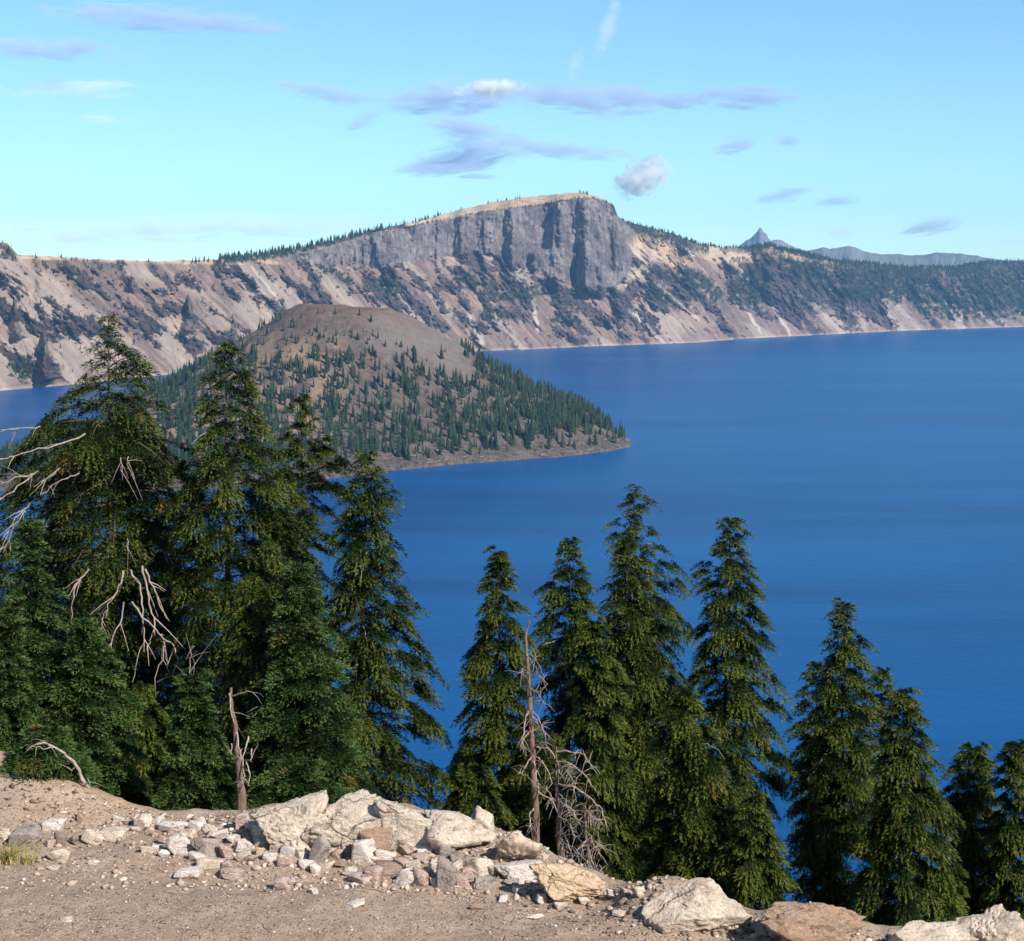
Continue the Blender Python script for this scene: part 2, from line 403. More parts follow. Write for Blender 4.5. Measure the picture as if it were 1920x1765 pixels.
veg = np.clip(np.maximum(veg, .7 * right * sm(.05, .40, fbm(PX2 / 26, PY / 20, 4, 71) + .05) * sm(.28, .5, T[None, :])), 0, 1) * (1 - cliff)
# slope field (degrees)
arc0 = AZ[:, None] * 7000
zr = (E - e0[:, None]) * 7000
outc = .035 + .75 * fbm((arc0 + .9 * zr) / 75, zr / 150, 6, 81, .6) + .45 * (ridged((arc0 + .7 * zr) / 90, zr / 120, 4, 83, .6) - .55) + .18 * fbm(arc0 / 16, zr / 16, 3, 85)
fluted = sm(1330, 1430, PX2) * sm(.22, .4, T[None, :]) * sm(.92, .78, T[None, :]) * sm(-.15, .2, fbm(arc0 / 170, zr / 60, 4, 87))
rockm = sm(-.02, .16, outc + .22 * right * sm(.25, .55, T[None, :]) + .10 * ((PX2 > 860) & (PX2 < 1240)) - .06 * (PX2 < 700) - .14 * sm(.25, .0, T[None, :]))
rockm = rockm * (1 - .9 * cap)
bands = sm(.1, .5, np.sin(zr / 16 + 2.2 * fbm(arc0 / 200, zr / 60, 3, 91)))
rockm = np.maximum(rockm, fluted * .9)
slope = 33 + 14 * rockm + 12 * rockm * bands + 12 * fluted + 4 * fbm(arc0 / 300, zr / 200, 3, 15)
slope = slope * (1 - cliff) + 80 * cliff
slope = slope * (1 - cap) + 13 * cap
slope = np.where((pum > .3) & (cap < .1) & (cliff < .1), np.minimum(slope, 30), slope)
slope = np.where(rimforest > .3, np.minimum(slope, 22), slope)
D0 = -CAMZ / e0
D = np.zeros_like(E); Zt = np.zeros_like(E); D[:, 0] = D0
ts = np.tan(np.radians(slope))
for j in range(1, NV):
    ee = E[:, j]; dd = (CAMZ + D[:, j - 1] * ee - Zt[:, j - 1]) / np.maximum(ts[:, j] - ee, .05)
    D[:, j] = D[:, j - 1] + np.clip(dd, 0, 60); Zt[:, j] = CAMZ + D[:, j] * ee
# smooth distance along azimuth so neighbouring columns agree
def smooth_u(A, w):
    k = np.hanning(w * 2 + 3)[1:-1]; k /= k.sum()
    P = np.pad(A, ((w, w), (0, 0)), mode='edge')
    out = np.zeros_like(A)
    for i, kk in enumerate(k): out += kk * P[i:i + len(A)]
    return out
D = smooth_u(D, 9); Zt = CAMZ + D * E
# relief toward the viewer (metres)
arc = AZ[:, None] * D0[:, None]
arc = np.cumsum(np.concatenate([[0], np.diff(AZ) * .5 * (D0[1:] + D0[:-1])]))[:, None] + 0 * E
hfac = sm(0, 60, Zt) * sm(0, 40, (e1[:, None] - E) * D)
q = arc + .85 * Zt
gul = ridged(q / 230 + .4 * fbm(arc / 300, Zt / 300, 2, 2), Zt / 900, 4, 101, .55)
rel = 58 * (gul - .5) * hfac * (1 - cliff) * (1 - .8 * cap)
q2 = arc + .55 * Zt
rel += 26 * (ridged(q2 / 75, Zt / 260, 4, 131, .6) - .5) * hfac * (1 - cliff) * (.4 + rockm)
rel += 26 * rockm * hfac * np.clip(.5 + fbm(q2 / 45, Zt / 60, 5, 141, .65), 0, 2) * (1 - cliff)
rel += 8 * fbm(q2 / 12, Zt / 16, 4, 143, .7) * (.3 + rockm) * hfac * (1 - cliff) * (1 - cap)
rel += fluted * hfac * (34 * (ridged(arc / 95, Zt / 400, 4, 145, .6) - .5))
rel += 20 * fbm(q2 / 34, Zt / 60, 4, 149, .6) * hfac * (1 - cliff) * (1 - cap)
rel += 5 * fbm(arc / 22, Zt / 22, 4, 151, .65) * (.25 + rockm) * sm(0, 20, Zt) * (1 - cap)
rel += cliff * (30 * (ridged(arc / 110 + .3 * fbm(arc / 90, Zt / 120, 3, 6), Zt / 500, 3, 161, .5) - .5) + 19 * (ridged(arc / 34, Zt / 190, 4, 171, .65) - .5) + 13 * fbm(arc / 26, Zt / 60, 5, 181, .65))
def saw(px, lo, hi, amp, top, bot):
    """protruding buttress: steep left flank at px, easing back to the right until hi"""
    if px < 600:
        tt = np.clip((PY - top) / (bot - top), .12, 1) * (1 + .25 * fbm(PY / 9, 0 * PY, 3, px)); lo = px - (px - lo) * tt; hi = px + (hi - px) * tt
    w = sm(lo, px, PX2 + 5 * fbm(PY / 30, PX2 / 60, 3, px)) * (1 - sm(px, hi, PX2) ** .8)
    v = sm(top - 8, top + 8, PY) * sm(bot + 12, bot - 10, PY)
    return .72 * amp * w * v
for a in [(962, 948, 990, 46, 440, 500), (1008, 990, 1075, 140, 470, 528), (1102, 1076, 1180, 150, 374, 545), (1128, 1118, 1150, 45, 470, 560), (1100, 1084, 1150, 70, 465, 550), (922, 916, 950, 30, 395, 480), (712, 704, 760, 40, 430, 500), (880, 872, 910, 30, 400, 475), (780, 772, 810, 22, 425, 490), (1158, 1140, 1200, 40, 430, 500),
          (1445, 1430, 1500, 55, 480, 560), (1500, 1480, 1560, 55, 500, 580), (1590, 1575, 1640, 50, 520, 590), (1660, 1650, 1720, 40, 510, 590), (1890, 1872, 1960, 60, 490, 590), (1790, 1780, 1850, 40, 510, 600), (1240, 1225, 1290, 40, 530, 590), (1160, 1145, 1200, 40, 540, 600), (1075, 1062, 1110, 50, 560, 640), (930, 915, 975, 40, 560, 610), (905, 893, 930, 40, 590, 650),
          (352, 330, 395, 110, 555, 620), (438, 420, 480, 80, 590, 640), (80, 56, 118, 150, 622, 705), (28, 4, 60, 120, 560, 625), (248, 238, 275, 50, 515, 540), (405, 395, 430, 40, 525, 550), (205, 190, 240, 50, 600, 640), (545, 530, 575, 40, 520, 560), (300, 290, 330, 22, 505, 530), (135, 118, 170, 26, 500, 540), (1215, 1200, 1235, 30, 590, 630)]:
    rel += saw(*a) * np.where(E > e1[:, None] - 6 / F, 0, 1) * (1 - .9 * cap)
Dd = D - rel
Zd = Zt + 0 * rel
rockm = np.clip(rockm + (rel > 40) * .6 * (1 - cliff), 0, 1) * (1 - cap)
streak = cliff * sm(.0, .2, .08 - np.abs(PX2 - (1118 + 14 * sm(400, 470, PY) + 3 * noise2(PY / 12, 0 * PY, 4))) / 26) * .8
streak = np.maximum(streak, .6 * (1 - cliff) * sm(.3, .55, ridged(q / 160, Zt / 2500, 2, 201)) * sm(.35, .6, fbm(q / 260, Zt / 300, 3, 211) + .45) * (1 - rockm) * .5)
for (x0, y0, x1, y1, w) in [(1180, 580, 1245, 640, 5), (1440, 560, 1485, 625, 5), (1380, 550, 1430, 625, 4), (1230, 530, 1310, 600, 4), (1770, 560, 1812, 612, 5), (1000, 560, 1008, 620, 5), (880, 590, 905, 645, 8), (470, 500, 520, 560, 5), (1180, 460, 1215, 500, 5), (1255, 450, 1300, 480, 5)]:
    L = math.hypot(x1 - x0, y1 - y0); tx, ty = (x1 - x0) / L, (y1 - y0) / L
    u = (PX2 - x0) * tx + (PY - y0) * ty; v = -(PX2 - x0) * ty + (PY - y0) * tx + 3 * fbm(PX2 / 20, PY / 20, 3, 7)
    streak = np.maximum(streak, sm(w, w * .2, np.abs(v)) * sm(-5, 5, u) * sm(L + 8, L - 5, u) * .7)
shoreband = sm(9, 3, Zt)
mask = np.stack([rockm, pum, veg], -1)
run = fbm(q / 15 + .6 * fbm(arc / 60, Zt / 60, 3, 5), Zt / 210, 4, 231, .6); run2 = fbm(q / 48, Zt / 320, 4, 235)
mask2 = np.stack([cliff, np.clip(streak + .22 * shoreband, 0, 1), np.clip(.5 + .9 * run + .5 * run2, 0, 1)], -1)
# back side: the land falls away behind the rim
NB = 26
Db = Dd[:, -1:] + np.linspace(0, 1, NB + 1)[None, 1:] ** 1.6 * 1500
Zb = Zd[:, -1:] - (Db - Dd[:, -1:]) * .16 - 3
front = np.concatenate([Dd[:, :1] - 30, Dd], 1); Zfront = np.concatenate([Zd[:, :1] - 14, Zd], 1)
DD = np.concatenate([front, Db], 1); ZZ = np.concatenate([Zfront, Zb], 1)
padm = lambda A: np.concatenate([A[:, :1], A, np.repeat(A[:, -1:], NB, 1)], 1)
MK = padm(mask); MK2 = padm(mask2)
VT = np.stack([DD * np.sin(AZ)[:, None], DD * np.cos(AZ)[:, None], ZZ], -1)
tw = mesh_np('caldera_hills', VT.reshape(-1, 3), grid_faces(NU, DD.shape[1]), 4, [M_TERR], True, {'mask': MK.reshape(-1, 3), 'mask2': MK2.reshape(-1, 3)})
tag(tw, kind='structure')

# ------------------------------------------------------------------ small conifers (far trees)
def conifer_base(seed, tiers=5, k=7, w=.16):
    r = np.random.default_rng(seed); V = []; Fc = []; n = 0
    for t in range(tiers):
        z0 = .06 + .80 * t / tiers; z1 = min(1.0, z0 + .36)
        if t == tiers - 1: z1 = 1.0
        rad = w * (1 - t / tiers) ** .8 * r.uniform(.85, 1.15)
        ang = np.arange(k) * 2 * PI / k + r.uniform(0, 6)
        rr = rad * r.uniform(.5, 1.25, k)
        ring = np.stack([np.cos(ang) * rr, np.sin(ang) * rr, z0 + r.uniform(-.05, .05, k)], -1)
        V.append(ring); V.append([[r.uniform(-.01, .01), r.uniform(-.01, .01), z1]]); ap = n + k
        for i in range(k): Fc.append([n + i, n + (i + 1) % k, ap])
        n += k + 1
    # bare bole
    for i in range(3): V.append([[.018 * math.cos(i * 2.1), .018 * math.sin(i * 2.1), -.05]])
    V.append([[0, 0, .5]]); Fc += [[n, n + 1, n + 3], [n + 1, n + 2, n + 3], [n + 2, n, n + 3]]
    return np.concatenate([np.asarray(v, float) for v in V]), np.array(Fc)
def forest(name, P, Hh, seed, tiers=3, k=5, w=.2, label=None):
    bases = [conifer_base(seed + i, tiers, k, w * (.8 + .12 * i)) for i in range(5)]
    which = rng.integers(0, 5, len(P)); Vs = []; Fs = []; Ts = []; n = 0
    for i in range(5):
        sel = which == i; B, Fb = bases[i]; p = P[sel]; h = Hh[sel]
        a = rng.uniform(0, 6.28, len(p)); c, s = np.cos(a)[:, None], np.sin(a)[:, None]
        wf = rng.uniform(.75, 1.3, len(p))[:, None]
        x = (B[None, :, 0] * c - B[None, :, 1] * s) * h[:, None] * wf; y = (B[None, :, 0] * s + B[None, :, 1] * c) * h[:, None] * wf
        z = B[None, :, 2] * h[:, None]
        V = np.stack([x + p[:, :1], y + p[:, 1:2], z + p[:, 2:3]], -1)
        Fs.append((Fb[None] + (n + np.arange(len(p)) * len(B))[:, None, None]).reshape(-1, 3)); Vs.append(V.reshape(-1, 3))
        Ts.append(np.repeat(rng.uniform(0, 1, len(p)), len(B))); n += V.shape[0] * V.shape[1]
    o = mesh_np(name, np.concatenate(Vs), np.concatenate(Fs), 3, [M_FAR], False, {'tint': np.concatenate(Ts)})
    return tag(o, label, 'forest', None, 'stuff')

# forest patches on the wall
vegp = (veg * .9 + rockm * .13 * sm(.1, .3, T[None, :]) + .006).ravel() * (1 - cliff.ravel() * .93) * (1 - .97 * cap.ravel()) * (Zd.ravel() > 25)
vegp *= np.gradient(DD[:, 1:NV + 1], axis=1).clip(1.5, 30).ravel() ** .5
inview = ((PX2 > -150) & (PX2 < 2070)).ravel(); vegp *= inview
idx = rng.choice(len(vegp), 14000, replace=True, p=vegp / vegp.sum())
P = np.stack([Dd * np.sin(AZ)[:, None], Dd * np.cos(AZ)[:, None], Zd], -1).reshape(-1, 3)[idx]
P[:, :2] += rng.normal(0, 4, (len(P), 2)); P[:, 2] -= 1.5
forest('hillside_forest', P, rng.uniform(7, 14, len(P)), 100, 3, 5, .24, 'scattered dark conifers covering ledges of the far caldera wall')
# trees along the skyline
def skyline_pts(x0, x1, n, back=60):
    px = rng.uniform(x0, x1, n); azs, _ = ray(px, np.full(n, 470.)); iu = np.clip(np.searchsorted(AZ, azs), 0, NU - 1)
    b = rng.uniform(-25, back, n)
    d = Dd[iu, -1] + b; z = np.where(b > 0, Zd[iu, -1] - b * .16 - 3, Zd[iu, -1] + b * .3 - 1)
    return np.stack([d * np.sin(AZ[iu]), d * np.cos(AZ[iu]), z], -1)
segs = [(410, 560, 170), (560, 720, 130), (720, 800, 34), (800, 860, 16), (925, 1000, 10), (1082, 1100, 7), (1165, 1320, 110), (1320, 1500, 260), (1500, 1930, 520), (860, 925, 10)]
P = np.concatenate([skyline_pts(*s) for s in segs])
forest('skyline_forest', P, rng.uniform(11, 24, len(P)) * np.concatenate([np.full(s[2], 1.25 if s[1] < 740 else 1.0) for s in segs]), 200, 4, 6, .2, 'line of dark conifers along the caldera rim against the sky')
# lower lip of the pumice cap carries a thin row of trees
px = rng.uniform(780, 1150, 150); iu = np.clip(np.searchsorted(AZ, ray(px, np.full(150, 400.))[0]), 0, NU - 1)
jj = np.array([np.searchsorted(E[i], CT[i]) for i in iu]).clip(0, NV - 1)
P = np.stack([Dd[iu, jj] * np.sin(AZ[iu]), Dd[iu, jj] * np.cos(AZ[iu]), Zd[iu, jj] - 1], -1)
forest('clifftop_forest', P, rng.uniform(6, 13, 150), 300, 3, 5, .24, 'thin row of small conifers on the brink of the tall cliff')
# lone trees standing out on the bare left rim
ri = 0
for px, hh, lab in [(66, 17, 'lone dark conifer on the bare rim, nearest to the rocky knob'), (133, 12, 'small dark conifer at the left end of a row of four on the bare rim'), (141, 13, 'dark conifer, second from left in a row of four on the bare rim'),
                (156, 15, 'dark conifer, third from left in a row of four on the bare rim'), (163, 13, 'dark conifer at the right end of a row of four on the bare rim'), (256, 8, 'tiny single conifer in the middle of the bare rim'), (290, 8, 'tiny conifer beside a low bush on the rim'),
                (343, 11, 'slim single conifer just before the dark clump on the rim'), (359, 20, 'tall conifer at the left edge of the dark clump on the rim'), (366, 24, 'tallest conifer of the dark clump on the rim'), (373, 20, 'conifer at the centre of the dark clump on the rim'),
                (382, 22, 'broad conifer right of the centre of the clump on the rim'), (389, 18, 'conifer at the right edge of the dark clump on the rim'), (1092, 17, 'bushy conifer on the very summit of the great cliff'), (1546, 15, 'conifer poking above the rim forest in front of blue hills')]:
    p = skyline_pts(px, px + .1, 1, -20)[0]
    B, Fb = conifer_base(900 + ri, 5, 7, .2); ri += 1
    o = mesh_np('conifer_tree', B * np.array([hh, hh, hh]), Fb, 3, [M_FAR], False, {'tint': np.full(len(B), .3)})
    o.location = p; tag(o, lab, 'tree', 'conifers standing out on the caldera rim')

# ------------------------------------------------------------------ rocks
_ico = {}
def ico(sub):
    if sub not in _ico:
        bm = bmesh.new(); bmesh.ops.create_icosphere(bm, subdivisions=sub, radius=1)
        _ico[sub] = (np.array([v.co[:] for v in bm.verts]), np.array([[v.index for v in f.verts] for f in bm.faces])); bm.free()
    return _ico[sub]
def rock_verts(seed, sub, nf, rough, lay=0):
    r = np.random.default_rng(seed); V, Fc = ico(sub)
    Nn = r.normal(size=(nf, 3)); Nn /= np.linalg.norm(Nn, axis=1)[:, None]; d = r.uniform(.55, 1.0, nf)
    if nf < 10:
        ax = np.concatenate([np.eye(3), -np.eye(3)]) + r.normal(0, .24, (6, 3)); ax /= np.linalg.norm(ax, axis=1)[:, None]
        Nn = np.concatenate([ax, Nn[:nf - 4]]); d = np.concatenate([r.uniform(.5, .8, 6), r.uniform(.62, .95, nf - 4)])
    dots = V @ Nn.T; rr = np.where(dots > .05, d[None] / np.maximum(dots, .05), 9).min(1).clip(.3, 1.5)
    rr = rr * (1 + rough * fbm3(V * 2.2 + seed, 5, seed, .55)) + rough * .35 * fbm3(V * 11 + seed, 3, seed + 5)
    P = V * rr[:, None]
    if lay:
        P = P + lay * V * (fbm3(P * np.array([1.2, 1.2, 7]) + 3.1, 4, seed + 9, .6))[:, None]
    return P, Fc
def rock(name, label, cat, px, py, w, h, kind, depth=1.0, sub=3, nf=12, rough=.1, lay=0, tilt=0, seed=0, group=None, sink=.12, D=None, yaw=None, base=None):
    """a stone whose outline spans w x h photo pixels, standing on the ground at row py + h/2"""
    if D is None:
        g0 = on_ground(px, py + h * .5)
    else:
        g0 = at(px, py + h * .5, D)
    Dg = math.hypot(g0[0], g0[1]); W_ = w * Dg / F; H_ = h * Dg / F
    P, Fc = rock_verts(seed, sub, nf, rough, lay)
    a = (seed * 1.7) % 6.28 if yaw is None else yaw
    P = P @ np.array([[math.cos(a), math.sin(a), 0], [-math.sin(a), math.cos(a), 0], [0, 0, 1]])
    P = (P - (P.max(0) + P.min(0)) / 2) / (P.max(0) - P.min(0))
    P = P * np.array([W_, W_ * depth, H_ * (1 + sink)])
    if tilt:
        t = math.radians(tilt); P = P @ np.array([[math.cos(t), 0, -math.sin(t)], [0, 1, 0], [math.sin(t), 0, math.cos(t)]])
    zc = H_ * (1 + sink) / 2 - H_ * sink
    o = mesh_np(name, P, Fc, 3, [ROCK[kind] if isinstance(kind, str) else kind], False)
    o.location = (g0[0], g0[1] + W_ * depth * .25, g0[2] + zc)
    return tag(o, label, cat, group)
#BIG
big = [
 ('boulder', 'high left-hand block of the long pale ledge, right beside the brown dead stump', 540, 1536, 160, 104, 'slab', .6, 6, 9, .24, .03, 6, 5),
 ('boulder', 'long middle block of the pale ledge, low behind the white triangular stone', 650, 1542, 190, 104, 'slab', .5, 6, 9, .26, .03, 3, 8),
 ('boulder', 'right-hand block of the pale ledge, behind and right of the orange-faced boulder', 755, 1549, 130, 84, 'slab', .6, 5, 9, .22, .03, 9, 12),
 ('boulder', 'folded cream rock with a rounded shadowed underside left of the crumbly block', 862, 1565, 152, 74, 'slab', .6, 5, 11, .22, .06, 6, 14),
 ('boulder', 'small upright rounded rock on top of the folded cream rock', 874, 1522, 34, 30, 'cream', .8, 4, 14, .12, .03, 0, 21),
 ('boulder', 'square knobbly rock with a pink shaded side on the folded cream rock', 901, 1538, 58, 48, 'slab', .8, 4, 13, .18, .03, 5, 25),
 ('boulder', 'crumbly blocky rock beside the dead trunks, its top sloping to the right', 981, 1590, 104, 76, 'rubble', .7, 5, 13, .28, .04, 6, 31),
 ('boulder', 'orange-faced triangular boulder leaning on the pale ledge', 706, 1572, 90, 66, 'orange', .55, 5, 7, .08, .0, 8, 47),
 ('boulder', 'wedge of pale rock with a dark undercut hollow right of the orange-faced boulder', 772, 1566, 62, 52, 'pink', .7, 4, 7, .12, .02, 20, 52),
 ('boulder', 'flat white overhanging slab in front of the crumbly block', 968, 1634, 110, 34, 'white', .55, 5, 9, .10, .03, -3, 58),
 ('boulder', 'low ochre ledge running down to the right below the dead trees', 1068, 1656, 176, 66, 'ochre', .55, 6, 12, .22, .06, 17, 61),
 ('boulder', 'large cream rock rising above the gravel with a steep broken right face', 1310, 1700, 214, 96, 'slab', .55, 6, 12, .18, .05, 13, 70),
 ('boulder', 'rust-orange crusted rock at the brink right of the large cream rock', 1524, 1738, 208, 72, 'orange', .5, 6, 12, .26, .06, 3, 77),
 ('boulder', 'broad pale rock in the lower right corner, low and flat-topped', 1745, 1765, 210, 70, 'slab', .6, 6, 12, .18, .05, -8, 83),
 ('boulder', 'tall pale rock in the lower right corner with a dark pitted hollow', 1868, 1750, 150, 92, 'slab', .6, 6, 11, .22, .05, 6, 89),
]
for nme, lab, px, py, w, h, kd, dep, sub, nf, ro, lay, tilt, sd in big:
    rock(nme, lab, 'rock', px, py, w, h, kd, dep, sub, nf, ro, lay, tilt, sd, 'boulders along the brink', .25, yaw=0.2)
stones = [
 (336,1581,46,36,'white','big pale stone with a dark left end, left of the round grey stone'),
 (390,1588,50,36,'grey','round smooth grey stone among paler stones on the left'),
 (295,1539,27,19,'white','bright white block on the brink left of the shaded fir gap'),
 (325,1553,58,14,'white','long flat white stone lying along the brink'),
 (267,1539,36,22,'cream','rounded tan stone at the foot of the sandy slope'),
 (376,1539,22,15,'white','small white stone with a dark face alone on the brink'),
 (455,1538,28,26,'pink','pinkish block touching the left end of the long slab'),
 (367,1552,26,19,'white','pale block right of the long flat white stone'),
 (391,1555,28,14,'cream','low cream stone below the lone white stone on the brink'),
 (472,1549,28,17,'white','white stone tucked under the left tip of the long slab'),
 (497,1560,52,38,'cream','lumpy creased pale rock in front of the left end of the slab'),
 (490,1580,32,15,'cream','tan stone under the lumpy creased rock'),
 (437,1574,26,13,'white','small white slab left of the lumpy creased rock'),
 (457,1586,38,20,'white','pale flat-faced stone below the small white slab'),
 (424,1596,24,27,'pink','upright pink block right of the round grey stone'),
 (371,1609,38,14,'white','white stone with a black front below the round grey stone'),
 (394,1617,50,18,'cream','smooth cream wedge below and right of the round grey stone'),
 (487,1597,14,15,'ochre','small orange-brown cobble among gravel'),
 (350,1638,46,13,'white','thin pale flat stone lying alone on the gravel at left'),
 (436,1641,48,13,'pink','long low pink stone right of the thin flat stone'),
 (534,1616,32,18,'pink','jagged pink stone on the gravel below the slab'),
 (557,1551,20,24,'pink','small grey-pink upright stone touching the slab'),
 (577,1556,34,24,'cream','cream wedge between slab and upright grey-pink stone'),
 (566,1573,58,13,'white','flat white capstone lying over a rough block'),
 (560,1593,36,24,'cream','rough block under the flat white capstone'),
 (598,1596,34,50,'grey','tall leaning grey-brown stone in the middle of the pile'),
 (628,1584,42,15,'white','white bar-shaped stone right of the tall leaning stone'),
 (636,1602,30,14,'pink','flat pink stone under the white bar-shaped stone'),
 (590,1630,20,18,'white','bright white chip at the foot of the tall leaning stone'),
 (681,1597,48,40,'white','large white triangular stone with a black left side'),
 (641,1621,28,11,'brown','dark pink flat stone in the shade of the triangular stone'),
 (527,1656,34,24,'pink','broken pink stone on the open gravel'),
 (548,1650,11,8,'white','tiny white pebble beside the broken pink stone'),
 (586,1671,20,9,'white','pale chip on the open gravel below the broken pink stone'),
 (674,1648,46,13,'pink','V-shaped pale stone with a dark left tip'),
 (663,1695,38,8,'white','thin white shard lying far out on the gravel'),
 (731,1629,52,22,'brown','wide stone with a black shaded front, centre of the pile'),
 (757,1621,40,22,'pink','flat-topped pink stone right of the black-fronted stone'),
 (760,1645,38,28,'white','white four-cornered stone standing on the gravel'),
 (793,1643,34,34,'pink','brown-pink flat face stone right of the white four-cornered stone'),
 (814,1652,12,18,'white','narrow white splinter between two brown-pink stones'),
 (834,1640,42,60,'grey','tallest grey upright stone in the right half of the pile'),
 (866,1648,26,30,'pink','pink stone leaning on the tallest grey stone'),
 (833,1594,38,26,'grey','grey cubic block below the folded cream rock'),
 (857,1609,22,22,'grey','small grey block right of the cubic block'),
 (825,1577,48,17,'white','white slab wedged under the folded cream rock'),
 (797,1594,44,13,'white','thin white tile-like stone above the upright grey stone'),
 (762,1596,36,16,'pink','pink slab right of the orange-faced boulder'),
 (793,1610,48,12,'pink','long pink flat stone below the thin tile-like stone'),
 (711,1588,8,19,'cream','small upright cream finger of rock by the orange-faced boulder'),
 (655,1580,9,26,'pink','thin upright splinter left of the white triangular stone'),
 (871,1601,15,10,'cream','small cobble under the folded cream rock'),
 (899,1624,54,36,'cream','pale slab leaning up to the right before the crumbly block'),
 (910,1655,42,20,'grey','low grey stone under the leaning pale slab'),
 (959,1655,32,14,'grey','grey stone under the white overhanging slab'),
 (936,1604,14,14,'cream','small cobble at the left foot of the crumbly block'),
 (943,1685,18,11,'white','small white stone on the gravel before the grey stones'),
 (1015,1686,20,15,'white','white stone on the gravel below the ochre ledge'),
 (1144,1676,13,18,'white','small pointed white stone at the right end of the ochre ledge'),
 (1174,1673,24,16,'pink','pink stone on the brink between ledge and cream rock'),
 (1199,1673,26,17,'cream','cream stone touching the left end of the large cream rock'),
 (1282,1702,44,20,'white','pale stone with a purple underside on the large cream rock'),
 (1316,1719,30,15,'white','white stone half buried before the large cream rock'),
 (1000,1720,38,6,'white','pale flat stone flush with the gravel'),
 (1163,1714,30,6,'cream','cream flat stone flush with the gravel'),
 (893,1701,26,8,'orange','flat orange stone alone on the open gravel'),
 (100,1547,40,20,'white','white stone with a dark purple underside near the leaning dead stem'),
 (45,1571,56,30,'grey','large grey-purple stone behind the grass tuft'),
 (8,1563,18,16,'cream','cream stone at the left margin behind the grass tuft'),
 (24,1569,12,14,'pink','small pink stone left of the large grey-purple stone'),
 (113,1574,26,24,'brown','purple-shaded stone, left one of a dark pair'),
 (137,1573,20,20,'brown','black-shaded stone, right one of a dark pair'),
 (93,1582,20,12,'pink','low pink stone left of the dark pair'),
 (107,1603,46,20,'cream','smooth flat cream stone alone in front of the dark pair'),
 (173,1570,40,24,'cream','streaked cream outcrop stone right of the dark pair'),
 (212,1567,54,20,'cream','long cream outcrop stone rising to the left'),
 (222,1535,18,11,'white','small white block at the foot of the sandy slope'),
 (150,1532,14,20,'orange','reddish stone under the round fir sapling'),
 (100,1628,20,5,'white','short white sliver on the gravel at left'),
 (175,1617,20,6,'white','small white bar-shaped stone on the dark gravel'),
 (276,1593,26,12,'cream','pale stone cluster piece left of the sandy patch'),
 (294,1590,20,12,'white','whitish lump left of the big pale stone'),
 (305,1575,20,14,'pink','pinkish lump behind the whitish lump'),
 (250,1556,22,10,'white','low white stone below the rounded tan stone'),
 (196,1663,16,8,'pink','small pinkish stone on the bare gravel'),
 (124,1723,22,9,'white','lone pale stone in the bottom left gravel'),
 (520,1535,22,12,'grey','small grey stone on the skyline end of the slab'),
 (610,1560,26,14,'pink','pink lump half under the long slab'),
 (640,1562,22,12,'grey','grey lump at the foot of the long slab'),
 (515,1590,20,12,'pink','small pink stone right of the orange-brown cobble'),
 (470,1610,28,10,'pink','reddish flat stone right of the smooth cream wedge'),
 (705,1612,26,11,'cream','cream flat stone right of the white triangular stone'),
 (820,1612,22,10,'cream','small cream stone behind the tallest grey stone'),
 (890,1598,16,10,'pink','small pink cobble by the leaning pale slab'),
 (1095,1690,22,12,'white','white lump below the ochre ledge'),
 (1240,1722,20,9,'white','pale stone at the left foot of the large cream rock'),
 (1385,1728,34,18,'cream','rounded cream stone at the right foot of the large cream rock'),
 (1452,1752,22,9,'white','pale stone before the rust-orange rock'),
 (1690,1757,40,18,'white','white stone lying on the broad rock of the right corner'),
 (575,1622,30,16,'white','pale angular stone between the bright white chip and the slab pile'),
 (612,1626,34,20,'cream','cream wedge right of the bright white chip'),
 (655,1634,28,16,'white','pale wedge left of the black-fronted stone'),
 (700,1636,34,20,'pink','pink block before the black-fronted stone'),
 (722,1604,38,18,'white','white plate leaning right of the white triangular stone'),
 (748,1582,34,16,'cream','cream plate at the foot of the orange-faced boulder'),
 (775,1625,30,18,'cream','cream wedge behind the white four-cornered stone'),
 (815,1628,30,22,'white','pale block just left of the tallest grey stone'),
 (852,1628,32,24,'cream','cream block just right of the tallest grey stone'),
 (880,1636,30,20,'pink','pinkish plate between tall grey stone and leaning slab'),
 (925,1632,34,18,'cream','cream plate left of the white overhanging slab'),
 (540,1596,34,18,'white','white plate left of the rough block'),
 (520,1576,30,16,'cream','cream plate under the pale slab near the creased rock'),
 (505,1606,26,14,'white','white wedge on the gravel below the creased rock'),
 (455,1606,30,14,'cream','flat cream plate below the pale flat-faced stone'),
 (412,1566,30,18,'white','white wedge between the brink and the round grey stone'),
 (350,1566,34,16,'cream','cream plate behind the big pale stone'),
 (310,1600,26,12,'white','pale plate left of the white stone with black front'),
 (420,1622,24,12,'pink','pink chip right of the smooth cream wedge'),
 (1050,1698,26,12,'cream','cream chip below the middle of the ochre ledge'),
 (975,1668,28,14,'white','white wedge under the overhanging slab'),
 (1782,1753,40,22,'pink','grey-pink lump on the broad rock of the right corner'),
]
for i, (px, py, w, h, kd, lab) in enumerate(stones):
    rock('stone', lab, 'stone', px, py, w * 1.12, h * 1.12, kd, .55 + .35 * ((i * 37) % 10) / 10, 4, 6 + i % 4, .035, .02, ((i * 53) % 21 - 10) if h < 1.25 * w else (16 if i % 2 else -14), 500 + i, 'loose stones along the brink', .18)
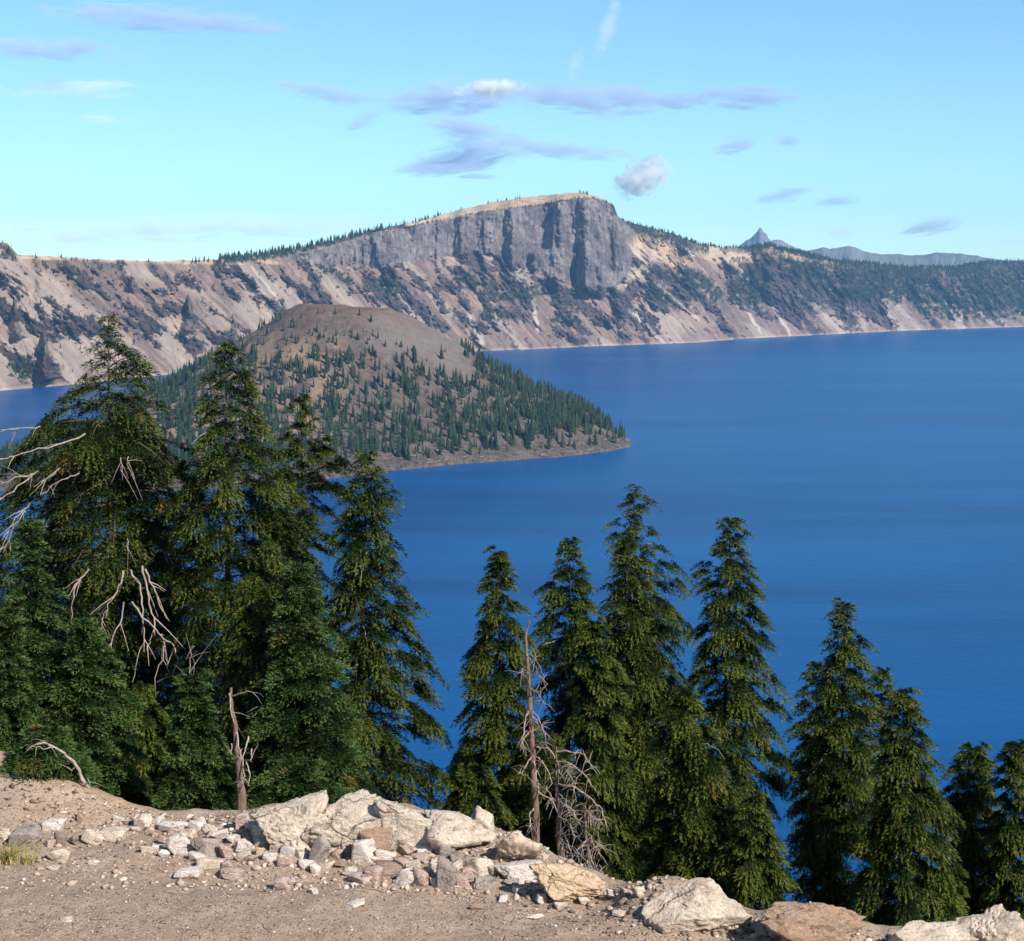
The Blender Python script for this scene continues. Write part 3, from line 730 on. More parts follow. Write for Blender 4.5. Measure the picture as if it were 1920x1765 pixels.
# gravel: uncounted small stones
ng = 9000
gp = []
while len(gp) < ng:
    px = rng.uniform(-60, 1980); py = rng.uniform(1500, 1800)
    p = on_z(px, py, ZG); dist = edge_y(p[0]) - p[1]
    if dist < -.15: continue
    pr = .30 + .7 * math.exp(-dist / .8) * (1 if px < 1250 else .5)
    if rng.random() < pr: gp.append((p[0], p[1], dist))
for _ in range(1500):      # angular chips around the rock pile
    px = rng.choice([rng.normal(560, 150), rng.normal(850, 130), rng.uniform(0, 1200)]); py = rng.uniform(1540, 1672) + max(0, px - 700) * .06; p = on_z(px, py, ZG); gp.append((p[0], p[1], -9.))
ng = len(gp); gp = np.array(gp); gzv = ground_z(gp[:, 0], gp[:, 1])
V0, F0 = ico(1); GV = []; GF = []; GT = []
sz = .006 + .010 * rng.random(ng) ** 3 + .055 * rng.random(ng) ** 5 * np.exp(-np.abs(gp[:, 2] - .6) / .8)
chip = gp[:, 2] == -9.; sz = np.where(chip, rng.uniform(.012, .05, ng) * rng.random(ng) ** .7 + .008, sz)
sc3 = sz[:, None] * rng.uniform(.6, 1.5, (ng, 3)); sc3[:, 2] *= .6
rad = rng.uniform(.55, 1.3, (ng, len(V0)))
GV = V0[None] * rad[:, :, None] * sc3[:, None, :]
a = rng.uniform(0, 6.28, ng); c, s = np.cos(a)[:, None], np.sin(a)[:, None]
GV = np.stack([GV[..., 0] * c - GV[..., 1] * s + gp[:, :1], GV[..., 0] * s + GV[..., 1] * c + gp[:, 1:2], GV[..., 2] + (gzv + sz * .25)[:, None]], -1)
GF = (F0[None] + (np.arange(ng) * len(V0))[:, None, None]).reshape(-1, 3)
m, nt = newmat('gravel_stones'); n = N(nt); at_ = n.n('ShaderNodeAttribute'); at_.attribute_name = 'tint'
n.out(n.ramp(at_.outputs['Fac'], [(0, (.08, .06, .055)), (.3, (.2, .15, .12)), (.55, (.33, .24, .18)), (.85, (.45, .34, .27)), (1, (.60, .50, .42))]), .9, None, .1)
o = mesh_np('gravel', GV.reshape(-1, 3), GF, 3, [m], False, {'tint': np.repeat(np.where(chip, rng.uniform(.5, 1, ng), rng.random(ng)), len(V0))})
tag(o, 'fine loose gravel and pebbles scattered over the bare ground', 'gravel', None, 'stuff')


tb = Tubes()
for i in range(170):
    px = rng.uniform(-40, 1500); py = rng.uniform(1540, 1760); p = on_ground(px, py)
    if p[1] > edge_y(p[0]) - .05: continue
    l = rng.uniform(.05, .20); t_ = rng.uniform(0, 3.14); d = np.array([math.cos(t_), math.sin(t_), 0]) * l
    q = np.array([p - d / 2, p + rng.normal(0, .012, 3), p + d / 2]); q[:, 2] = ground_z(q[:, 0], q[:, 1]) + .006
    tb.add(q, [.004, .0035, .002], 3)
tag(tb.build('twig_litter', M_SNAG), 'short dry twigs strewn over the bare ground', 'litter', None, 'stuff')
# ------------------------------------------------------------------ cinder cone island
IC = at(648, 560, 3190)[:2]
NT_, NR = 900, 420
TH = np.linspace(0, 2 * PI, NT_ + 1)
thp = []
for px, d in [(1172, 2955), (1100, 2835), (1000, 2772), (860, 2690), (710, 2585), (560, 2480), (420, 2420), (260, 2380), (100, 2400), (-60, 2480), (-150, 2600), (-60, 2740), (60, 2860), (150, 3020), (230, 3260), (310, 3540), (400, 3680), (560, 3700), (760, 3660), (930, 3560), (1060, 3380), (1140, 3150), (1166, 3020)]:
    az_ = math.atan((px - CX) / F * 1.0); x_, y_ = d * math.sin(az_), d * math.cos(az_)
    thp.append((math.atan2(y_ - IC[1], x_ - IC[0]) % (2 * PI), math.hypot(x_ - IC[0], y_ - IC[1])))
thp.sort(); tp = np.array(thp); tp = np.concatenate([[[tp[-1, 0] - 2 * PI, tp[-1, 1]]], tp, [[tp[0, 0] + 2 * PI, tp[0, 1]]]])
RB = np.interp(TH, tp[:, 0], tp[:, 1]); RB = RB + 14 * fbm(np.cos(TH) * 6, np.sin(TH) * 6, 4, 3)
RB[-1] = RB[0]
S = np.linspace(0, 1, NR); R = RB[:, None] * S[None] * 1.03
XI = IC[0] + R * np.cos(TH)[:, None]; YI = IC[1] + R * np.sin(TH)[:, None]
def cone_h(r):
    return np.interp(r, [0, 22, 62, 80, 105, 150, 230, 310, 390, 470, 560, 700, 900], [204, 203, 218, 220, 210, 183, 133, 86, 52, 30, 16, 10, 8])
ZI = cone_h(R) * (1 + .0)
bnd = sm(1.0, .90, R / RB[:, None])
ZI = np.minimum(ZI, 2 + (RB[:, None] - R) * .62) if False else ZI * sm(1.0, .86, S * 1.0)[None] ** .7 + 3 * sm(1.005, .97, S)[None]
rimbump = 5 * np.cos(TH - 2.9)[:, None] * np.exp(-((R - 75) / 40) ** 2)
ZI = ZI + rimbump + 3.5 * fbm(XI / 34, YI / 34, 5, 5) * sm(30, 90, R) + 7 * fbm(XI / 70, YI / 70, 4, 25) * sm(430, 620, R) * bnd
ZI = ZI - 6 * (S[None] > .985)
gxx, gyy = project(np.stack([XI, YI, ZI], -1))
fl = fbm(XI / 45, YI / 45, 5, 301)
red = .42 * sm(188, 222, ZI + 30 * fl) + .28 * sm(.15, .45, fbm(XI / 90, YI / 90, 3, 305)) * sm(90, 150, ZI)
tan = sm(.0, .35, fl + .25) * sm(200, 150, ZI) * sm(690, 600, gxx + 60 * fl)
shore_rock = sm(26, 12, ZI) * sm(-.3, .2, fl + .2)
# grey cinder slope
m, nt = newmat('cinder_slope'); n = N(nt); co = n.n('ShaderNodeTexCoord').outputs['Object']
at_ = n.n('ShaderNodeAttribute'); at_.attribute_name = 'mask'; sep = n.n('ShaderNodeSeparateColor'); n.l(at_.outputs['Color'], sep.inputs[0])
f = n.noise(co, .05, 8, .75)
col = n.mix(n.ramp(f, [(.4, 0), (.62, 1)]), (.085, .066, .055), (.160, .125, .102))
col = n.mix(sep.outputs[0], col, (.185, .085, .055))
col = n.mix(sep.outputs[1], col, (.26, .175, .115))
col = n.mix(sep.outputs[2], col, n.mix(n.ramp(n.noise(co, .12, 8, .8), [(.4, 0), (.6, 1)]), (.045, .036, .036), (.15, .12, .105)))
col = n.mix(n.ramp(n.noise(co, .25, 6, .8), [(.40, .5), (.5, 0)]), col, (.08, .065, .055))
ab = n.n('ShaderNodeAttribute'); ab.attribute_name = 'bare'
col = n.mix(n.math('MULTIPLY', ab.outputs['Fac'], .5), col, (.215, .180, .158))
n.out(col, 1, n.bump(n.noise(co, .18, 8, .8), .6, 4), .05); M_CIND = m
bare = sm(655, 715, gxx + 26 * fl) * sm(905, 860, gxx + 18 * fl) * sm(60, 8, gyy - (585 + (gxx - 690) * .62) - 26 * fl - 22 * sm(760, 690, gxx)) * (YI < IC[1] + 40)
isl = mesh_np('island_hill', np.stack([XI, YI, ZI], -1).reshape(-1, 3), grid_faces(NT_ + 1, NR), 4, [M_CIND], True,
              {'mask': np.stack([np.clip(red, 0, 1), np.clip(tan, 0, 1), np.clip(shore_rock, 0, 1)], -1).reshape(-1, 3), 'bare': (bare * (1 - .8 * np.clip(red, 0, 1))).ravel()})
tag(isl, kind='structure')
# trees on the island
cellA = (R * (2 * PI / NT_) * (RB[:, None] / NR * 1.03))
dens = sm(222, 196, ZI) * .6 + .5 * (gxx > 840) * (ZI < 110) + sm(185, 120, ZI + 22 * fbm(XI / 60, YI / 60, 4, 311)) * .9
dens = dens * (1 - .97 * bare) * (ZI > 9) * (1 - .6 * sm(24, 14, ZI) * (gxx > 690))
dens *= .25 + 1.3 * sm(-.3, .35, fbm(XI / 30, YI / 30, 4, 321))
vis = (gyy < 900) & (gxx > -40) & (YI < IC[1] + 60 + 0 * XI)
wgt = (dens * cellA * vis).ravel(); wgt /= wgt.sum()
NI = 4600
pick = rng.choice(len(wgt), NI, replace=True, p=wgt)
PI_ = np.stack([XI, YI, ZI], -1).reshape(-1, 3)[pick]; PI_[:, :2] += rng.normal(0, 1.5, (NI, 2)); PI_[:, 2] -= .6
ph = (8 + 19 * rng.random(NI) ** .8) * np.where(PI_[:, 2] > 150, .62, 1); 
ppx, ppy = project(PI_)
# hidden behind the big trees at the left or not: rank by apparent size
clear = ~((ppx < 600) & (ppy > 640 + 0.0 * ppx) & (ppx < 560)) & ~((ppx < 700) & (ppy > 800)) & (ppy - ph / 3000 * F > 560)
score = ph / np.hypot(PI_[:, 0], PI_[:, 1]) * np.where(clear, 1, .2)
order = np.argsort(-score); ind = order[:285]; rest = order[285:]
protos = []
for i in range(6):
    B, Fb = conifer_base(700 + i, 7, 8, .135 + .012 * (i % 3))
    me_o = mesh_np('island_conifer', B, Fb, 3, [M_FAR], False, {'tint': np.full(len(B), .1 + .17 * i)})
    protos.append(me_o)
def ilabel(x, y, z):
    if z > 150: return ('slim conifer with a long shadow near the red summit of the cone', 'conifers near the summit of the cone')
    if x > 1040: return ('dark conifer on the low point of the island at its right tip', 'conifers on the low tip of the island')
    if z < 34: return ('conifer just above the rocky shore of the island', 'conifers above the island shore')
    if x > 850: return ('tall conifer in the dense stand on the right flank of the cone', 'conifers in the dense stand on the right flank')
    if x > 650: return ('conifer below the bare grey cinder slope of the cone', 'conifers below the bare cinder slope')
    return ('conifer on the tan left flank of the cinder cone', 'conifers on the left flank of the cone')
for k, i in enumerate(ind):
    if k < 6: o = protos[k]
    else:
        o = protos[k % 6].copy(); COL.objects.link(o)
    o.location = PI_[i]; o.scale = (ph[i] * 1.15, ph[i] * 1.15, ph[i]); o.rotation_euler = (0, 0, float(rng.uniform(0, 6.28)))
    lab, grp = ilabel(ppx[i], ppy[i], PI_[i][2]); tag(o, lab, 'tree', grp)
forest('island_forest', PI_[rest], ph[rest], 400, 5, 6, .15, 'mass of small dark conifers covering the cinder cone island')
# driftwood and blocks along the island shore
r_ = []
sel = np.where((ZI.ravel() > 1) & (ZI.ravel() < 22) & (gyy.ravel() < 900) & (gxx.ravel() > 600) & (YI.ravel() < IC[1]))[0]
sel = rng.choice(sel, 900); Q = np.stack([XI, YI, ZI], -1).reshape(-1, 3)[sel]
V0, F0 = ico(1); szs = rng.uniform(.6, 2.6, len(Q)) * 1.0
V = V0[None] * rng.uniform(.6, 1.3, (len(Q), len(V0)))[..., None] * szs[:, None, None] * np.array([1.3, 1, .7]) + Q[:, None]
o = mesh_np('shore_rubble', V.reshape(-1, 3), (F0[None] + (np.arange(len(Q)) * len(V0))[:, None, None]).reshape(-1, 3), 3, [M_CIND], False)
tag(o, 'dark lava rubble along the shore of the island', 'rubble', None, 'stuff')

Qs = Q[rng.choice(len(Q), 110)]; tb = Tubes()
for q in Qs:
    l = rng.uniform(5, 14); t_ = rng.uniform(0, 3.14); d = np.array([math.cos(t_), math.sin(t_) * .5, rng.uniform(-.1, .35)]) * l
    tb.add(np.array([q - d / 2, q, q + d / 2]) + [0, 0, 1.6], [.35, .3, .15], 4)
tag(tb.build('driftwood', M_BLEACH), 'pale fallen trunks scattered along the shore of the island', 'driftwood', None, 'stuff')

# ------------------------------------------------------------------ far mountains
m, nt = newmat('far_mountain_rock'); n = N(nt); co = n.n('ShaderNodeTexCoord').outputs['Object']
n.out(n.mix(n.ramp(n.noise(co, .003, 6, .7), [(.4, 0), (.6, 1)]), (.13, .12, .13), (.28, .25, .25)), 1, None, .05); M_MTN = m
m, nt = newmat('far_forest_ridge'); n = N(nt); co = n.n('ShaderNodeTexCoord').outputs['Object']
n.out(n.mix(n.ramp(n.noise(co, .002, 6, .7), [(.4, 0), (.6, 1)]), (.10, .12, .11), (.16, .16, .15)), 1, None, .05); M_RDG = m
def ridge(name, pts, dist, mat, seed, base=-60, nw=60, front=1500, jit=3):
    p = np.array(pts, float); xs_ = np.linspace(p[0, 0], p[-1, 0], 400)
    ys_ = np.interp(xs_, p[:, 0], p[:, 1]) - jit * fbm(xs_ / 16, 0 * xs_, 5, seed)
    az_, te_ = ray(xs_, ys_); zt = CAMZ + dist * te_
    t = np.linspace(-1, 1, nw)[None]; k = np.abs(t)
    dd = dist + t * front * (1 + .25 * fbm(xs_[:, None] / 40, t * 2, 3, seed + 2))
    z = base + (zt[:, None] - base) * (1 - k) ** 1.15 
    z = z * (1 - .22 * (1 - ridged(xs_[:, None] / 30 + t * 6, t * 5.0 + xs_[:, None] / 90, 4, seed + 5)) * sm(0, .12, k) * .6)
    V = np.stack([dd * np.sin(az_)[:, None], dd * np.cos(az_)[:, None], z], -1)
    return tag(mesh_np(name, V.reshape(-1, 3), grid_faces(400, nw), 4, [mat], True), kind='structure')
ridge('far_mountain', [(1330, 520), (1380, 466), (1387, 458), (1398, 449), (1408, 443), (1415, 436), (1421, 430), (1424, 424), (1428, 424), (1431, 431), (1437, 436), (1441, 444), (1446, 449), (1452, 447), (1460, 446), (1468, 449), (1480, 456), (1492, 462), (1505, 466), (1540, 485), (1600, 520)], 17500, M_MTN, 3, jit=2)
ridge('far_hills', [(1420, 500), (1480, 468), (1500, 464), (1512, 468), (1528, 465), (1545, 461), (1556, 464), (1575, 461), (1592, 458), (1606, 462), (1622, 470), (1650, 474), (1680, 474), (1710, 477), (1740, 475), (1752, 471), (1775, 472), (1810, 474), (1840, 479), (1880, 486), (2000, 500), (2300, 505)], 15000, M_RDG, 13, jit=1.6)

# ------------------------------------------------------------------ foreground conifers
def crown_branches(r, h0, h1, n, prof, style):
    """attachment heights 0..1 from top"""
def make_conifer(name, label, top, D, rows, base_px=None, n_br=150, blades=42000, style='hem', seed=0, group='conifers below the viewpoint', tw=.11, bare=0.0, dead=(), sparse=.0, low=None, leader=.0, hh=None):
    r = np.random.default_rng(seed)
    px0, py0 = top; rows = np.array(rows, float)
    T_ = at(px0, py0, D); pyb = rows[-1, 0]
    bpx = px0 if base_px is None else base_px
    bx = at(bpx, pyb, D)[0]; by = at(bpx, pyb, D)[1]
    zb = gz(bx, by) - .15
    Hh = T_[2] - zb; B0 = np.array([bx, by, zb])
    n_br = int(n_br * (.95 if style == 'fir' else .82)); blades = int(blades * 2.5)
    root = empty(name, B0); tag(root, label, 'tree', group)
    sway = r.normal(0, .04, 2)
    def axis(z):   # z: height above base
        t = np.clip(z / Hh, 0, 1)[..., None]
        p = (T_ - B0) * np.array([1, 1, 0]) * t ** 1.6 + np.array([sway[0], sway[1], 0]) * np.sin(t * 5)
        p[..., 2] = z; return p
    pyof = lambda z: py0 + (T_[2] - zb - z) / D * F * 1.0          # photo row of a height on this tree
    m_px = D / F
    zmin = max(T_[2] - zb - (rows[-1, 0] - py0) * m_px, .25)
    u = (np.arange(n_br) + r.uniform(-.45, .45, n_br)) / n_br; u = np.clip(u, 0.004, 1)
    z0 = Hh - (Hh - zmin) * u ** 1.08
    phi = np.arange(n_br) * 2.39996 + r.normal(0, .35, n_br)
    rowp = pyof(z0)
    Lp = np.interp(rowp, rows[:, 0], rows[:, 1]) * m_px; Rp = np.interp(rowp, rows[:, 0], rows[:, 2]) * m_px
    c = np.cos(phi); side = .5 + .5 * np.clip(c * 1.25, -1, 1)
    ext = Lp * (1 - side) + Rp * side; mean = .5 * (Lp + Rp); ext = ext * np.abs(c) ** .5 + mean * (1 - np.abs(c) ** .5)
    n_br_ = n_br
    rag = 1 + .30 * fbm(z0 * 1.1 + 3, phi % 6.283 * .8, 3, seed + 3)
    L = np.maximum(ext * rag * r.uniform(.74, 1.16, n_br), .09)
    if sparse: L *= np.where(r.random(n_br) < sparse, .35, 1)
    if style == 'hem': dk = r.uniform(.75, 1.15); up = r.uniform(.05, .35, n_br); dr = r.uniform(.20, .55, n_br) * dk
    elif style == 'fir': up = r.uniform(-.02, .15, n_br); dr = r.uniform(.10, .34, n_br)
    else: up = r.uniform(.1, .3, n_br); dr = r.uniform(.5, .8, n_br)
    topf = np.clip((Hh - z0) / (.18 * Hh), 0, 1); up = up + (1 - topf) * .45; dr = dr * (.35 + .65 * topf)
    # lift branches so their tips reach the profile's row
    z0 = z0 + (dr - up) * L * .55 * (1 if style != 'fir' else .6); z0 = np.minimum(z0, Hh - .02)
    A0 = axis(z0)
    bend = r.normal(0, .25, n_br)
    def pos(i, s):
        ang = phi[i] + bend[i] * s
        d = np.stack([np.cos(ang), np.sin(ang)], -1)
        h = L[i] * s * (1 - .08 * s)
        zz = L[i] * (up[i] * s - dr[i] * s ** 2.1)
        return np.stack([A0[i, 0] + d[:, 0] * h, A0[i, 1] + d[:, 1] * h, A0[i, 2] + zz], -1)
    # trunk
    tb = Tubes(); zz = np.linspace(-.3, Hh - .02, 24); rad = tw * .85 * (1 - np.clip(zz / Hh, 0, 1)) ** 1.05 + .005
    tb.add(axis(zz) + 0, rad, 8)
    for i in range(n_br):
        if L[i] < .35 or (i % 2 and L[i] < .8): continue
        s = np.linspace(0, .92, 6); ii = np.full(6, i)
        tb.add(pos(ii, s), (.006 + .014 * L[i]) * (1 - s * .85), 3)
    tr = tb.build('trunk', M_BARK, root)
    # foliage: tufted pads of needles carried along each bough, plus loose sprays on the twigs
    fir = style == 'fir'
    npad = np.maximum(1, np.round(r.uniform(.8, 1.15) * (1.6 + 4.8 * L ** 1.3) * (1.25 if fir else 1.0))).astype(int)
    pbi = np.repeat(np.arange(n_br), npad); NP = len(pbi)
    ps = r.uniform(.03, 1.0, NP) ** .95; first = np.concatenate([[0], np.cumsum(npad)[:-1]]); ps[first] = .97
    C0 = pos(pbi, ps); C1 = pos(pbi, np.clip(ps + .03, 0, 1.05)); Tn = C1 - C0; Tn[:, 2] *= .6; Tn /= np.linalg.norm(Tn, axis=1)[:, None] + 1e-9
    lat = np.stack([-Tn[:, 1], Tn[:, 0], 0 * Tn[:, 0]], -1); lat /= np.linalg.norm(lat, axis=1)[:, None] + 1e-9
    wid = np.minimum(.40 * L[pbi], .52) * np.clip(1.05 - ps, .05, 1) ** .6
    off = r.uniform(-1, 1, NP); off[first] = 0
    PC = C0 + lat * (off * wid)[:, None] + r.normal(0, .02, (NP, 3)); PC[:, 2] -= np.abs(off) * wid * (.10 if fir else .38)
    prad = (.115 + .135 * np.sqrt(np.minimum(L[pbi], 2.2))) * r.uniform(.65, 1.35, NP) * np.where(L[pbi] < .3, .8, 1)
    pdir = Tn + lat * (off * .9)[:, None]; pdir /= np.linalg.norm(pdir, axis=1)[:, None] + 1e-9
    plat = np.stack([-pdir[:, 1], pdir[:, 0], 0 * pdir[:, 0]], -1); plat /= np.linalg.norm(plat, axis=1)[:, None] + 1e-9
    nb = int(blades); wp = prad ** 1.9; k = r.choice(NP, nb, p=wp / wp.sum())
    # flat fan: fingers radiating forward from the pad's root
    nfing = 9 if fir else 7
    fa = (r.integers(0, nfing, nb) + .5) / nfing * 2 - 1; fa = fa * (1.15 if fir else 1.35) + r.normal(0, .05, nb)
    rl = r.random(nb) ** .55 * (1.25 - .35 * np.abs(fa))
    R_ = prad[k]
    dirf = pdir[k] * np.cos(fa)[:, None] + plat[k] * np.sin(fa)[:, None]
    Pp = PC[k] + dirf * ((rl * 1.5 - .55) * R_)[:, None]
    Pp[:, 2] += R_ * (.30 * (1 - rl ** 2) - (.10 if fir else .42) * rl ** 2) + r.normal(0, .05, nb) * R_ - r.random(nb) ** 2 * R_ * (.15 if fir else .30)
    bi = pbi[k]
    loose = r.random(nb) < .14
    sl = r.random(nb) ** .8; Pl = pos(bi, sl); latl = np.stack([-np.sin(phi[bi]), np.cos(phi[bi]), 0 * sl], -1)
    Pl = Pl + latl * (r.uniform(-1, 1, nb) * np.minimum(.3 * L[bi], .3) * (1.05 - sl))[:, None]; Pl[:, 2] -= r.random(nb) * .06
    Pp = np.where(loose[:, None], Pl, Pp)
    bd = dirf + r.normal(0, .38, (nb, 3)); bd[:, 2] += (.18 if fir else -.38 * rl) ; bd /= np.linalg.norm(bd, axis=1)[:, None]
    nrm = r.normal(0, .42, (nb, 3)) + dirf * .6; nrm[:, 2] += .85
    sidev = np.cross(bd, nrm); sidev /= np.linalg.norm(sidev, axis=1)[:, None] + 1e-9
    bl = r.uniform(.034, .074, nb) * (.9 if fir else 1); bw = bl * r.uniform(.26, .44, nb)
    V = np.stack([Pp - sidev * bw[:, None] * .5, Pp + sidev * bw[:, None] * .5, Pp + bd * bl[:, None]], 1).reshape(-1, 3)
    btone = r.normal(0, .09, n_br); ptone = r.normal(0, .10, NP)
    tint = np.clip(.27 + btone[bi] + 1.2 * ptone[k] + .75 * (rl - .55) + .10 * ps[k] + r.normal(0, .11, nb) + (1 - topf[bi]) * .12, 0, .86)  # pale tips: new growth; darker inner needles also put crown shade into the colour
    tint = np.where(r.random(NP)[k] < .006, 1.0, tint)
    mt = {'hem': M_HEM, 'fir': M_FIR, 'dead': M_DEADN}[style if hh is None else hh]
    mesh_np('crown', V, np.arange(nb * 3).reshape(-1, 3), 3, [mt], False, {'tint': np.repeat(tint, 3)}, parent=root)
    for j in r.choice(n_br, max(2, n_br // 22), replace=False):       # a few dead twigs poking out of the crown
        if L[j] < .5: continue
        p_ = pos(np.full(2, j), np.array([.5, .52])); d_ = p_[1] - p_[0]; d_ /= np.linalg.norm(d_); l_ = r.uniform(.25, .6)
        q_ = p_[0] + np.linspace(0, 1, 5)[:, None] * d_ * l_ + np.array([0, -.12, .05]) * np.linspace(0, 1, 5)[:, None]; q_[:, 2] -= np.linspace(0, 1, 5) ** 2 * r.uniform(.1, .35) - .12
        q_ += r.normal(0, .012, q_.shape); db = Tubes(); db.add(q_, .009 * np.linspace(1, .3, 5), 4); db.build('dead_branch', M_BLEACH, root)
    # move children into the root's frame is automatic: all coordinates above are relative to the base
    for dl in dead:      # bleached dead limbs given as photo polylines at this tree's distance (+ offset towards the viewer)
        off, w0, pts = dl
        Pw = np.array([at(a_, b_, D - off) for a_, b_ in pts]) - B0
        # resample with a little wobble
        tt = np.linspace(0, 1, len(Pw)); t2 = np.linspace(0, 1, len(Pw) * 3)
        Pw = np.stack([np.interp(t2, tt, Pw[:, k]) for k in range(3)], -1) + r.normal(0, .012, (len(t2), 3))
        db = Tubes(); db.add(Pw, w0 * .48 * (1 - .75 * t2), 5)
        for _ in range(4):
            i_ = r.integers(1, len(Pw) - 1); d_ = Pw[min(i_ + 1, len(Pw) - 1)] - Pw[i_ - 1]; d_ /= np.linalg.norm(d_) + 1e-9
            d_ = d_ + r.normal(0, .55, 3); l_ = r.uniform(.12, .4)
            db.add(np.stack([Pw[i_], Pw[i_] + d_ * l_ * .5, Pw[i_] + d_ * l_ + np.array([0, 0, -.04])]), [w0 * .3, w0 * .2, w0 * .1], 4)
        db.build('dead_branch', M_BLEACH, root)
    return root

TREES = []
A_dead = [(1.6, .035, [(160, 815), (110, 835), (60, 845), (0, 862), (-40, 870)]), (1.6, .028, [(75, 802), (40, 805), (0, 806)]), (1.8, .035, [(70, 885), (40, 912), (0, 936), (-30, 950)]),
          (1.8, .03, [(112, 878), (95, 895), (78, 905)]), (1.8, .024, [(148, 888), (118, 898), (95, 915), (80, 930)]), (1.8, .026, [(62, 888), (20, 900), (-10, 912)]),
          (1.9, .03, [(60, 945), (30, 970), (15, 1000), (0, 1035)]), (1.9, .026, [(48, 958), (25, 990), (5, 1035)]),
          (2.4, .04, [(165, 1068), (140, 1100), (136, 1130), (134, 1180)]), (2.5, .045, [(232, 1070), (228, 1100), (205, 1128), (192, 1160)]),
          (2.5, .04, [(245, 1070), (262, 1100), (268, 1140), (270, 1180), (272, 1200), (258, 1230), (250, 1280)]), (2.5, .035, [(232, 1130), (228, 1165), (205, 1210), (194, 1255)]),
          (2.5, .045, [(265, 1060), (275, 1100), (282, 1140), (291, 1170), (282, 1200), (275, 1215)]), (2.5, .04, [(272, 1068), (290, 1110), (302, 1140), (318, 1165)][:4]),
          (2.6, .04, [(247, 1130), (262, 1150), (290, 1180), (308, 1198), (305, 1230), (292, 1265), (290, 1322)]), (2.6, .03, [(308, 1198), (328, 1212), (335, 1240), (320, 1268), (312, 1235), (308, 1215)]),
          (2.0, .02, [(192, 1160), (190, 1185)]), (2.2, .02, [(240, 1010), (238, 1035)]), (2.4, .022, [(228, 860), (226, 885)]), (2.4, .022, [(238, 858), (240, 880)])]
make_conifer('hemlock_tree', 'largest broad dark hemlock at the left, with bleached dead limbs hanging below its crown', (205, 592), 33,
  [(592, 2, 2), (640, 14, 22), (680, 30, 85), (720, 60, 90), (760, 100, 85), (800, 190, 120), (860, 225, 165), (930, 230, 175), (1000, 225, 170), (1060, 190, 140), (1140, 130, 110), (1250, 120, 110), (1400, 120, 110), (1520, 110, 100)],
  215, 210, 105000, 'hem', 1, tw=.20, dead=A_dead)
make_conifer('hemlock_tree', 'tall hemlock second from left with a narrow drooping top in front of the island', (424, 645), 31.5,
  [(645, 6, 8), (700, 30, 40), (760, 38, 70), (820, 60, 85), (880, 75, 115), (950, 90, 130), (1050, 110, 135), (1150, 120, 140), (1250, 120, 140), (1400, 110, 140), (1500, 90, 120)],
  430, 190, 85000, 'hem', 2, tw=.17)
make_conifer('hemlock_tree', 'slender hemlock between the two left giants and the drooping one, bare trunk showing lower down', (572, 745), 35,
  [(745, 8, 8), (780, 22, 26), (830, 36, 52), (880, 45, 80), (930, 40, 70), (1000, 60, 60), (1080, 50, 55), (1200, 50, 60), (1400, 60, 60)],
  588, 110, 30000, 'hem', 3, tw=.16, sparse=.35)
make_conifer('hemlock_tree', 'drooping yellow-green hemlock at the right edge of the left group, beside open water', (684, 850), 30,
  [(850, 6, 8), (890, 28, 28), (950, 45, 52), (1000, 50, 66), (1060, 48, 76), (1130, 60, 82), (1200, 60, 108), (1300, 60, 122), (1380, 60, 132), (1450, 70, 148), (1520, 80, 150)],
  672, 165, 62000, 'hem', 4, tw=.15)
make_conifer('hemlock_tree', 'light green low hemlock filling the gap behind the blue-green fir', (525, 880), 34, [(880, 12, 12), (930, 40, 50), (1020, 60, 70), (1200, 90, 80), (1450, 90, 80)], 520, 90, 34000, 'hem', 5, tw=.12)
make_conifer('fir_tree', 'blue-green fir in front of the drooping hemlock, reaching down to the long pale slab', (566, 1060), 27.5, [(1060, 5, 5), (1120, 28, 30), (1200, 45, 50), (1300, 62, 75), (1400, 80, 105), (1500, 100, 120)], 566, 170, 52000, 'fir', 6, tw=.10)
make_conifer('fir_tree', 'fir behind the tall brown dead stump, its lower branches over the slab', (470, 1080), 28.5, [(1080, 6, 8), (1180, 40, 60), (1300, 55, 90), (1400, 60, 100), (1500, 20, 110)], 480, 120, 40000, 'hem', 7, tw=.10)
make_conifer('fir_tree', 'slim pale-tipped fir with a thin open top at the left margin', (42, 985), 27, [(985, 4, 4), (1040, 18, 20), (1100, 25, 35), (1200, 40, 60), (1300, 60, 90), (1420, 100, 100), (1500, 100, 90)], 60, 170, 52000, 'fir', 8, tw=.09)
make_conifer('fir_tree', 'leftmost low fir cut by the picture margin', (12, 1150), 26, [(1150, 4, 4), (1250, 25, 30), (1350, 50, 60), (1470, 80, 80)], 5, 120, 34000, 'fir', 9, tw=.08)
make_conifer('fir_tree', 'tapering green fir right of the leaning bleached stem', (150, 1170), 26.2, [(1170, 5, 5), (1230, 25, 35), (1300, 45, 60), (1400, 55, 80), (1520, 60, 110)], 165, 150, 48000, 'fir', 10, tw=.09)
make_conifer('fir_tree', 'young fir with a dead leader, standing just left of the brown dead stump', (363, 1265), 24.6, [(1265, 4, 4), (1320, 22, 24), (1400, 36, 44), (1470, 48, 62), (1545, 52, 78)], 368, 120, 34000, 'fir', 11, tw=.07,
  dead=[(.1, .014, [(366, 1300), (364, 1270), (365, 1245), (361, 1232)]), (.1, .014, [(357, 1290), (356, 1240), (360, 1212), (363, 1210)])])
make_conifer('fir_tree', 'round bushy fir sapling under the leaning bleached stem', (85, 1375), 24.4, [(1375, 20, 20), (1420, 70, 50), (1470, 75, 70), (1510, 45, 62), (1535, 25, 40)], 105, 120, 42000, 'fir', 12, tw=.07)
